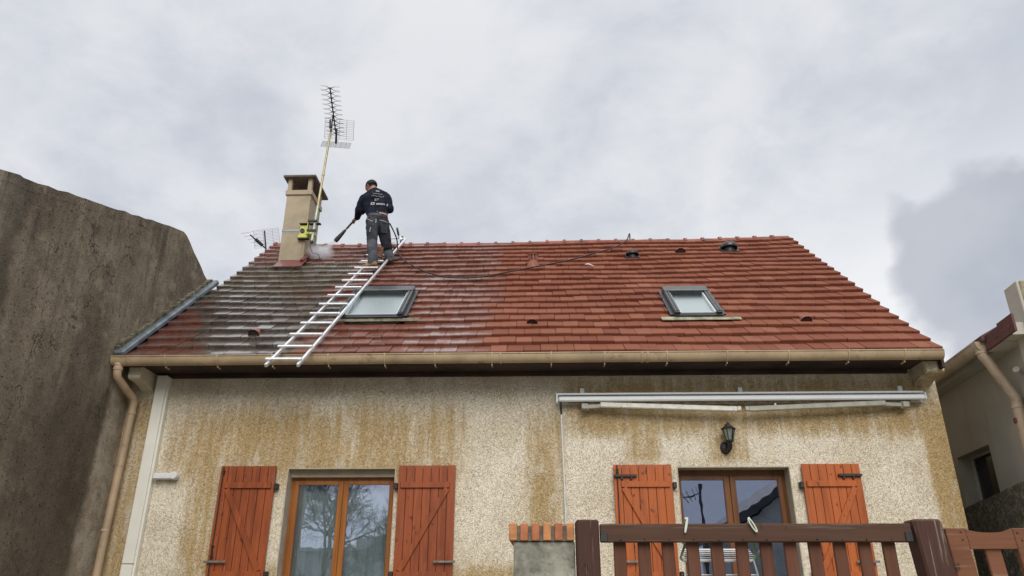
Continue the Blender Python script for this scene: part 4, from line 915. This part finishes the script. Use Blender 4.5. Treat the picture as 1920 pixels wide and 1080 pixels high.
while x < -2.795: w = random.choice((0.012, 0.016, 0.020)); patch(q, x+w/2, 7.09-(x+2.9)*0.06, w, 0.010, 1, 1); x += w+0.006
for k in range(8): patch(q, -2.965+0.029*k, 7.045-0.004*k+0.006*((k*5) % 3), 0.012, 0.016, 1, 1, 0.3)
patch(q, -2.905, 6.965, 0.018, 0.055, 1, 2); patch(q, -2.862, 6.985, 0.055, 0.010, 2, 1); patch(q, -2.862, 6.955, 0.055, 0.008, 2, 1)
patch(q, -2.960, 6.875, 0.020, 0.058, 1, 2); patch(q, -2.915, 6.875, 0.020, 0.058, 1, 2); patch(q, -2.937, 6.895, 0.026, 0.016, 1, 1); patch(q, -2.937, 6.853, 0.026, 0.014, 1, 1)
x = -2.875
for w in (0.03, 0.03, 0.026, 0.022, 0.026, 0.02): patch(q, x+w/2, 6.868-(x+2.87)*0.05, w-0.005, 0.034, 1, 1); x += w
patch(q, -2.685, 6.86, 0.022, 0.05, 1, 1)
q.build('back_print', M['print'], man)['kind'] = 'stuff'
q = MB(); patch(q, -2.90, 7.215, 0.11, 0.026, 4, 1); q.build('collar_print', M['printy'], man)
q = MB(); patch(q, -2.865, 6.645, 0.235, 0.050, 8, 2, -0.12); patch(q, -2.83, 6.70, 0.03, 0.03, 1, 1); q.build('belt', M['trouser2'], man)
for a_ in ((-2.955, 6.275, 0.12, 0.17, 4, 4, 0.1, 0.016), (-2.70, 6.36, 0.10, 0.16, 4, 4, -0.1, 0.016)): q = MB(); patch(q, *a_); q.build('trouser_pocket', M['trouser2'], man)
for a_ in ((-2.955, 6.52, 0.13, 0.012, 4, 1, -0.55, 0.010), (-2.842, 6.50, 0.012, 0.09, 1, 3, 0, 0.010), (-2.905, 6.30, 0.010, 0.10, 1, 3, 0, 0.022), (-2.985, 6.33, 0.09, 0.010, 3, 1, 0.5, 0.022), (-2.71, 6.50, 0.12, 0.010, 4, 1, -0.3, 0.010)): q = MB(); patch(q, *a_); q.build('trouser_piping', M['piping'], man)

ln = thing('spray_lance', 'black pressure washer lance held by the worker over the ridge', 'lance', lha)
noz = lha+gd*0.555
q = MB(); q.tube([lrear, lha+gd*0.30], 0.014, 10); q.build('pipe', M['mast'], ln, smooth=40)
q = MB(); q.tube([lrear-gd*0.02, rg+gd*0.08], [0.024, 0.022], 10); q.tube([lha-gd*0.10, lha+gd*0.24], [0.021, 0.019], 10); q.build('grip', M['black'], ln, smooth=40)
q = MB(); q.tube([lha+gd*0.26, lha+gd*0.33, noz-gd*0.05, noz], [0.022, 0.030, 0.044, 0.038], 12); q.build('nozzle', M['black'], ln, smooth=40)

pd_ = MB(); 
for k in range(6): pd_.tube([(-2.78+0.012*k-0.03, 2.50+0.004*k, 6.07), (-2.755+0.012*k-0.03, 2.42+0.004*k, 5.83)], 0.014, 8)
pd_.box(-2.80, -2.70, 2.47, 2.50, 5.84, 6.06, bev=0.01)
tag(pd_.build('kneeling_pad', M['brown'], smooth=50), 'brown ribbed kneeling pad propped on the ladder between the legs', 'pad')

# spray: a fan of fine droplets and drifting mist, as real scattering volume
def mist(name, dens, build, label):
    m = bpy.data.materials.new(name); m.use_nodes = True; N = NT(m.node_tree); N.n.clear()
    v = N.new('ShaderNodeVolumePrincipled'); N.put(v.inputs['Color'], (0.97, 0.98, 1.0))
    o3 = N.obj(); r_ = N.new('ShaderNodeVectorMath', operation='LENGTH'); N.put(r_.inputs[0], o3)
    fall = N.ss(r_.outputs['Value'], 1.0, 0.15); nn = N.ss(N.noise(N.pos(), 9.0, 3, 0.6), 0.35, 0.65)
    N.put(v.inputs['Density'], N.mul(N.mul(fall, N.add(nn, 0.25)), dens)); v.inputs['Anisotropy'].default_value = 0.3
    o = N.new('ShaderNodeOutputMaterial'); N.l.new(v.outputs[0], o.inputs['Volume'])
    return m
def blob(name, c, sc, dens, label, quat=None):
    q = MB(); q.sphere((0, 0, 0), 1.0, u=16, v=10)
    o = q.build(name, mist(name+'_air', dens, None, None), None, True, Matrix.Translation(c) @ (quat.to_matrix().to_4x4() if quat else Matrix.Identity(4)) @ Matrix.Diagonal((*sc, 1)))
    tag(o, label, 'spray', 'drifting spray from the lance', 'stuff')
hit = Vector((-4.10, 3.12, 6.24)); dv = hit-noz
blob('water_spray', (noz+hit)/2, (0.07, 0.07, dv.length*0.66), 26.0, 'thin jet of white water leaving the lance nozzle', dv.to_track_quat('Z', 'Y'))
blob('water_mist', Vector((-4.06, 3.10, 6.26)), (0.34, 0.26, 0.19), 15.0, 'white mist bouncing off the tiles beside the chimney')

# ------------------------------------------------------------------ neighbour with the bare cement gable
nb_ = thing('neighbour_house', 'tall neighbouring house showing a bare soot-dark cement gable wall', 'house', (-7.5, -1, GZ))
random.seed(21)
line = [(-8.0, 2.56), (-3.3, 4.112), (-3.0, 4.225), (-2.93, 4.225), (-2.88, 4.24), (0.45, 5.365), (0.58, 5.40), (0.68, 5.385), (1.80, 4.955), (6.5, 3.15)]
top = []
for (a, za), (c, zc) in zip(line, line[1:]):
    n_ = max(1, int((c-a)/0.16))
    for k in range(n_):
        t_ = k/n_; top.append((a+(c-a)*t_, za+(zc-za)*t_+(random.uniform(-0.012, 0.012) if 0 < k else 0)))
top.append(line[-1])
b = MB(); b.prism([(-8.0, GZ)]+top+[(6.5, GZ)], 'x', -5.80, -5.421); b.build('gable_wall', M['oldwall'], nb_)
b = MB(); cop = [(y, z+0.004) for y, z in top]
for (y0, z0), (y1, z1) in zip(cop, cop[1:]):
    h0 = 0.05+0.02*mnoise.noise(Vector((y0*3, 0, 0))); h1 = 0.05+0.02*mnoise.noise(Vector((y1*3, 0, 0)))
    b.prism([(y0, z0-0.10), (y1, z1-0.10), (y1, z1+h1*0.4), (y0, z0+h0*0.4)], 'x', -5.82, -5.4195+0.004*mnoise.noise(Vector((y0*5, 3, 0))))
b.build('verge_mortar', M['oldwall'], nb_)
b = MB(); b.prism([(-8.0, GZ), (-8.0, 2.4), (0.58, 5.2), (6.5, 3.0), (6.5, GZ)], 'x', -11.0, -5.80); b.build('house_block', M['oldwall'], nb_)
b = MB(); b.prism([(-8.2, 2.45), (0.58, 5.30), (0.58, 5.38), (-8.2, 2.53)], 'x', -11.2, -5.822); b.prism([(0.58, 5.30), (6.7, 3.03), (6.7, 3.11), (0.58, 5.38)], 'x', -11.2, -5.822); b.build('roof', M['ridge'], nb_)

# ------------------------------------------------------------------ neighbour on the other side of the passage
ang = R(5)
RN = Matrix.Translation((6.1, 1.0, 0)) @ Matrix.Rotation(-ang, 4, 'Z')
rn = bpy.data.objects.new('neighbour_house', None); col.objects.link(rn); attach(rn, None, Matrix.Translation((6.1, 1.0, GZ)) @ Matrix.Rotation(-ang, 4, 'Z'))
tag(rn, 'pale rendered neighbouring house with pinkish gutter and red slate edge', 'house')
def rbuild(b_, name, m, parent=None, smooth=False): return b_.build(name, m, parent or rn, smooth, RN)
b = MB()
for s in ((0, 0.3, -2.26, -0.45, GZ, 3.10), (0, 0.3, 0.56, 7.0, GZ, 3.10), (0, 0.3, -0.45, 0.56, 2.055, 3.10), (0, 0.3, -0.45, 0.56, GZ, 1.15), (0.3, 4.0, -2.26, -1.96, GZ, 3.10)): b.box(*s)
rbuild(b, 'wall', M['rwall'])
b = MB(); b.box(-0.07, 1.4, -2.27, -1.955, 3.10, 3.66, bev=0.02); rbuild(b, 'parapet', M['rdirty'])
b = MB(); b.box(-0.105, -0.072, -2.262, -1.96, GZ, 3.655, bev=0.008); b.box(-0.072, -0.001, -2.258, -1.964, GZ, 3.099); rbuild(b, 'pilaster', M['rwall'])
b = MB(); b.box(-0.27, 0.1, -1.55, 7.0, 3.055, 3.08); b.box(-0.20, 0.0, -1.58, 7.0, 2.99, 3.05); rbuild(b, 'soffit', M['rwall'])
b = MB(); b.prism([(-0.33, 3.12), (3.5, 5.2), (3.5, 5.26), (-0.34, 3.185)], 'y', -1.62, 7.0); rbuild(b, 'roof', M['slate'])
b = MB(); n = 10; gp = [(-0.31+0.075*math.cos(math.pi+math.pi*k/n), 3.135+0.12*math.sin(math.pi+math.pi*k/n)) for k in range(n+1)]
gi = [(-0.31+0.069*math.cos(math.pi+math.pi*k/n), 3.138+0.112*math.sin(math.pi+math.pi*k/n)) for k in range(n+1)]
b.prism(gp+gi[::-1], 'y', -1.55, 7.0); b.prism(gp, 'y', -1.557, -1.55); b.tube([(-0.385, -1.52, 3.137), (-0.385, 7.0, 3.137)], 0.009, 6)
rbuild(b, 'gutter', M['pipe2'], smooth=30)
go_ = [(-0.31+0.083*math.cos(math.pi+math.pi*k/n), 3.139+0.128*math.sin(math.pi+math.pi*k/n)) for k in range(n+1)]
b = MB(); b.prism(go_+gp[::-1], 'y', -0.008, 0.008); gb = b.mesh('gutter_bracket', M['pipe2'])
for y in (-0.72, 0.0, 0.8): inst('gutter_bracket', gb, rn, RN @ Matrix.Translation((0, y, 0)))
b = MB(); b.prism(go_+gp[::-1], 'y', -1.555, -1.44); b.tube([(-0.31, -1.49, 3.06), (-0.31, -1.50, 2.96), (-0.275, -1.515, 2.89), (-0.125, -1.555, 2.48), (-0.09, -1.563, 2.40), (-0.09, -1.56, 2.27), (-0.09, -1.55, 2.0), (-0.09, -1.55, GZ)], 0.062, 14)
dp2 = rbuild(b, 'downpipe', M['pipe2'], smooth=60)
b = MB(); b.tube([(-0.31, -1.494, 2.985), (-0.31, -1.492, 3.01)], 0.071, 14); rbuild(b, 'pipe_collar', M['pipe2'], dp2)
b = MB(); b.tube([(-0.09, -1.56, 2.27), (-0.09, -1.559, 2.295)], 0.070, 14); rbuild(b, 'pipe_collar', M['pipe2'], dp2)
b = MB(); b.box(-0.16, -0.03, -1.58, -1.51, 2.09, 2.16, bev=0.01); rbuild(b, 'pipe_clip', M['redflash'], dp2)
for y0, y1, z in ((-1.98, -1.60, 0), (-2.34, -1.975, 0.03)):
    b = MB(); b.box(-0.29-z*0.4, -0.262-z*0.4, y0, y1, 3.0, 3.185+z, bev=0.003); 
    o = rbuild(b, 'hung_slate', M['slate'])
    b = MB()
    for yy in (y0+0.10, y1-0.12): b.tube([(-0.30-z*0.4, yy, 3.09), (-0.285-z*0.4, yy, 3.09)], 0.009, 6)
    rbuild(b, 'nail', M['lead'], o)
b = MB(); b.box(-0.255, -0.002, -1.955, -1.58, 2.985, 3.0); b.box(-0.26, -0.002, -1.955, -1.58, 3.0, 3.15); b.box(-0.262, -0.108, -2.20, -1.956, 3.0, 3.15); rbuild(b, 'eave_board', M['rwall'])
b = MB(); b.tube([(-0.004, -1.72, 2.62), (-0.06, -1.74, 2.66), (-0.12, -1.80, 2.69)], 0.04, 10); rbuild(b, 'wall_vent', M['rwall'], smooth=50)
wn = MB(); wn.box(0.18, 0.23, -0.45, -0.425, 1.15, 2.055); wn.box(0.18, 0.23, 0.50, 0.56, 1.15, 2.055); wn.box(0.18, 0.23, -0.425, 0.50, 2.02, 2.055); wn.box(0.18, 0.23, -0.425, 0.50, 1.15, 1.20)
w_ = rbuild(wn, 'window', M['white'])
b = MB(); b.box(0.20, 0.21, -0.43, 0.51, 1.19, 2.03); rbuild(b, 'pane', glass_mat('dark_pane', (0.25, 0.25, 0.25), 0.03), w_)
b = MB(); b.box(0.31, 2.5, -1.5, 2.0, 0.5, 0.52); b.box(2.5, 2.52, -1.5, 2.0, 0.5, 3.0); b.box(0.31, 2.5, -1.5, 2.0, 3.0, 3.02); b.box(0.31, 2.5, 2.0, 2.02, 0.52, 3.0); b.box(0.31, 2.5, -1.52, -1.5, 0.52, 3.0); rbuild(b, 'interior_wall', M['interior'])
# passage wall
b = MB(); random.seed(9); ys = [-3.2+6.2*i/40 for i in range(41)]
tp = [(y, 1.335-0.066*(y+0.2)+random.uniform(-0.010, 0.010)) for y in ys]
b.prism([(-3.2, GZ)]+tp+[(3.0, GZ)], 'x', -0.20, -0.03, RN)
tag(b.build('boundary_wall', M['mosswall']), 'low black-stained mossy wall along the side passage', 'wall')

# ------------------------------------------------------------------ gate, piers, posts
GY = -5.2
pier = thing('gate_pier', 'rough cement gate pier capped with upright orange bricks', 'pier', (0.07, GY+0.17, GZ))
b = MB(); b.box(-0.106, 0.243, GY, GY+0.34, GZ, 0.365, bev=0.006); b.build('pier_block', M['pier'], pier)
b = MB(); b.box(-0.10, 0.236, GY-0.010, GY+0.34, 0.3655, 0.448); b.build('mortar', M['mortar'], pier)
bx = MB(); bx.box(-0.0225, 0.0225, -0.024, 0.36, 0.0, 0.094, bev=0.004)
mes = [bx.mesh('brick', M['brick_o'])]; bx = MB(); bx.box(-0.0225, 0.0225, -0.024, 0.36, 0.0, 0.094, bev=0.004); mes.append(bx.mesh('brick', M['brick_r']))
for k, x in enumerate((-0.108, -0.045, 0.020, 0.086, 0.152, 0.218)): inst('brick', mes[0 if k in (0, 5, 3) else 1], pier, Matrix.Translation((x, GY+random.uniform(-0.003, 0.002), 0.3665+random.uniform(0, 0.002))) @ Matrix.Rotation(R(random.uniform(-1.2, 1.2)), 4, 'Z'))

def post(x0, x1, xt, label, bev, ztop):
    q = MB(); q.box(x0, x1, GY-0.05, GY+0.09, GZ, ztop, bev=bev)
    for v in q.bm.verts: v.co.x += xt*(0.478-v.co.z)
    return tag(q.build('gate_post', M['post']), label, 'gate post', 'gate posts')
post(0.249, 0.380, 0.005, 'dark brown wooden gate post standing against the brick-capped pier', 0.010, 0.479)
post(2.137, 2.297, 0.085, 'weathered gate post with pale scuffs between the two gates', 0.012, 0.479)

gt = thing('gate', 'wide brown wooden gate with upright slats below its top rail', 'gate', (1.25, GY, GZ))
b = MB(); b.box(0.386, 2.128, GY-0.035, GY+0.01, 0.357, 0.457, bev=0.005); b.build('top_rail', M['gate'], gt)
b = MB(); b.box(0.386, 2.128, GY-0.035, GY+0.01, -1.10, -0.98, bev=0.005); b.build('bottom_rail', M['gate'], gt)
sm = MB(); sm.box(-0.0350, 0.0350, 0.012, 0.036, -1.2, 0.42, bev=0.004); sme = sm.mesh('slat', M['slat'])
for k in range(12): inst('slat', sme, gt, Matrix.Translation((0.4975+0.1374*k, GY, random.uniform(-0.002, 0.002))) @ Matrix.Rotation(R(random.uniform(-0.4, 0.4)), 4, 'Y'))
b = MB()
for k in range(12): b.tube([(0.4975+0.1374*k+random.uniform(-.01, .01), GY-0.0365, 0.371), (0.4975+0.1374*k, GY-0.034, 0.371)], 0.0055, 6)
b.build('nail', M['iron'], gt)
for x in (0.386, 2.085):
    b = MB(); b.box(x, x+0.040, GY-0.045, GY-0.0355, 0.358, 0.412, bev=0.003); b.build('hinge', M['iron'], gt)

sg_ = thing('side_gate', 'narrow wooden gate with a scooped top rail beside the scuffed post', 'gate', (2.55, GY, GZ))
def lean(q):
    for v in q.bm.verts: v.co.x += 0.06*(0.45-v.co.z)
    return q
for i, (x0, x1) in enumerate(((2.318, 2.432), (2.690, 2.765))):
    q = MB(); q.box(x0, x1, GY-0.02, GY+0.02, -1.2, 0.432, bev=0.005); lean(q).build('stile', M['sidegate'], sg_)
xs = [2.4335+0.255*i/12 for i in range(13)]
q = MB(); q.prism([(xs[0], 0.322)]+[(xs[12], 0.322)]+[(x, 0.428-0.020*math.sin(math.pi*i/12)**0.7) for i, x in reversed(list(enumerate(xs)))], 'y', GY-0.016, GY+0.016); lean(q).build('top_rail', M['sidegate'], sg_)
q = MB(); q.box(2.52, 2.606, GY+0.0, GY+0.022, -1.2, 0.335, bev=0.004); lean(q).build('slat', M['sidegate'], sg_)
q = MB()
for x, z in ((2.40, 0.41), (2.40, 0.37), (2.71, 0.405), (2.725, 0.365)): q.tube([(x, GY-0.022, z), (x, GY-0.018, z)], 0.006, 6)
lean(q).build('nail', M['iron'], sg_)

# ------------------------------------------------------------------ clothes airer hooked on the gate
air = thing('clothes_airer', 'white wire clothes airer hooked over the wide gate on green arms', 'clothes airer', (1.05, GY+0.1, 0.27))
def loop(c, tilt, m, wd):
    q = MB(); ring_ = []
    for k in range(17):
        a = 2*math.pi*k/16; p = Vector((wd*math.cos(a), 0.0, 0.042*math.sin(a))); ring_.append(Vector(c)+Matrix.Rotation(tilt, 3, 'Y') @ p)
    q.tube(ring_, 0.0042, 6); return q.build('hook_loop', m, air)
loop((0.872, GY-0.052, 0.447), R(14), M['palegreen'], 0.003); loop((1.243, GY-0.052, 0.447), R(-28), M['palegreen'], 0.008)
for (a, c) in (((0.872, GY-0.05, 0.485), (0.885, GY+0.06, 0.470)), ((1.228, GY-0.05, 0.485), (1.25, GY+0.06, 0.470))):
    q = MB(); q.tube([a, c], 0.006, 6); q.build('hook_arm', M['palegreen'], air)
for pts_ in ([(0.885, GY+0.06, 0.470), (0.880, GY+0.075, 0.355), (0.850, GY+0.085, 0.280), (0.862, GY+0.085, 0.266)], [(1.25, GY+0.06, 0.470), (1.262, GY+0.075, 0.38), (1.285, GY+0.085, 0.30), (1.262, GY+0.085, 0.27)]):
    q = MB(); q.tube(pts_, 0.008, 7); q.build('arm', M['green'], air, smooth=60)
q = MB(); q.tube([(1.345, GY+0.09, 0.368), (1.30, GY+0.085, 0.315), (1.262, GY+0.085, 0.268), (1.235, GY+0.085, 0.268)], 0.0065, 6); q.sphere((1.345, GY+0.085, 0.368), 0.013, u=8, v=6); q.sphere((0.868, GY+0.062, 0.365), 0.011, u=8, v=6); q.tube([(1.262, GY+0.085, 0.268), (1.285, GY+0.10, 0.17), (1.30, GY+0.10, 0.02)], 0.005, 6); q.build('frame', M['white'], air, smooth=50)
for z, y in ((0.345, 0.34), (0.338, 0.30), (0.326, 0.26), (0.312, 0.21), (0.298, 0.15), (0.283, 0.11), (0.19, 0.10)):
    q = MB(); q.tube([(0.86+y*0.1, GY+y, z), (1.27+y*0.1, GY+y, z)], 0.0036, 6); q.build('wire', M['white'], air)
q = MB(); q.tube([(0.862, GY+0.085, 0.266), (1.25, GY+0.085, 0.266)], 0.0085, 7); q.build('front_bar', M['white'], air, smooth=50)

# ------------------------------------------------------------------ across the garden, seen only in the window glass
fh = thing('facing_house', 'dark slate-roofed house mirrored in the window under the awning', 'house', (19, -42, GZ))
b = MB(); b.prism([(13.6, GZ), (40, GZ), (40, 5.4), (26.5, 13.6), (13.6, 5.2)], 'y', -56, -44); b.build('wall', M['fwall'], fh)
b = MB(); b.prism([(12.9, 4.9), (26.5, 13.8), (40.6, 4.9), (40.6, 5.5), (26.5, 14.5), (12.9, 5.5)], 'y', -56.5, -43.4); b.build('roof', M['froof'], fh)
fh2 = thing('facing_house', 'long low dark house mirrored in the curtained window', 'house', (-18, -44, GZ))
b = MB(); b.box(-30, -12.3, -50, -44, GZ, 3.9); b.box(-12.28, -7, -50, -44, GZ, 4.7); b.build('wall', M['fwall'], fh2)
b = MB(); b.prism([(-43.6, 3.7), (-47, 4.0), (-50.4, 3.7)], 'x', -30.3, -12.3); b.build('roof', M['froof'], fh2)
fa = thing('aerial', 'dark aerial on a pole mirrored in the glass under the awning', 'aerial', (9.8, -37, GZ), 'rooftop aerials')
b = MB(); b.tube([(9.8, -36.5, GZ), (9.8, -36.5, 7.0)], 0.11, 8); b.build('mast', M['elem'], fa)
b = MB(); b.bar((9.9, -36.5, 6.6), (7.4, -36.0, 5.7), 0.06, 0.06)
for k in range(9):
    c = Vector((9.6, -36.45, 6.5)).lerp(Vector((7.5, -36.0, 5.74)), k/8); b.bar(c+Vector((-0.12, 0, 0.35)), c+Vector((0.12, 0, -0.35)), 0.035, 0.035)
b.build('boom', M['elem'], fa)
def bare_tree(x, y, h, seed, label):
    rg_ = random.Random(seed); t = thing('bare_tree', label, 'tree', (x, y, GZ), 'bare trees across the garden')
    tr = MB(); tw = MB()
    def grow(p, d, L, r, lev):
        q = p+d*L; mid = p+d*L*0.5+Vector((rg_.gauss(0, 1), rg_.gauss(0, 1), rg_.gauss(0, 1)))*L*0.06
        (tr if lev < 2 else tw).tube([p, mid, q], [r, r*0.85, r*0.7], 6 if lev < 2 else 3, cap=False)
        if lev >= 6: return
        for k in range(4 if lev < 5 else 3):
            nd = (d+Vector((rg_.gauss(0, 0.6), rg_.gauss(0, 0.6), rg_.gauss(0.05, 0.45)))).normalized()
            grow(p+d*L*rg_.uniform(0.45, 1.0), nd, L*rg_.uniform(0.62, 0.82), max(r*0.58, 0.009), lev+1)
    grow(Vector((x, y, GZ)), Vector((0.02, 0.01, 1)).normalized(), h*0.25, h*0.011, 0)
    tr.build('trunk', M['bark'], t); tw.build('crown', M['bark'], t)
bare_tree(-11.6, -33, 14, 4, 'bare leafless tree mirrored in both panes of the curtained window'); bare_tree(-8.6, -35, 11.0, 8, 'smaller bare tree mirrored beside the taller one in the glass')
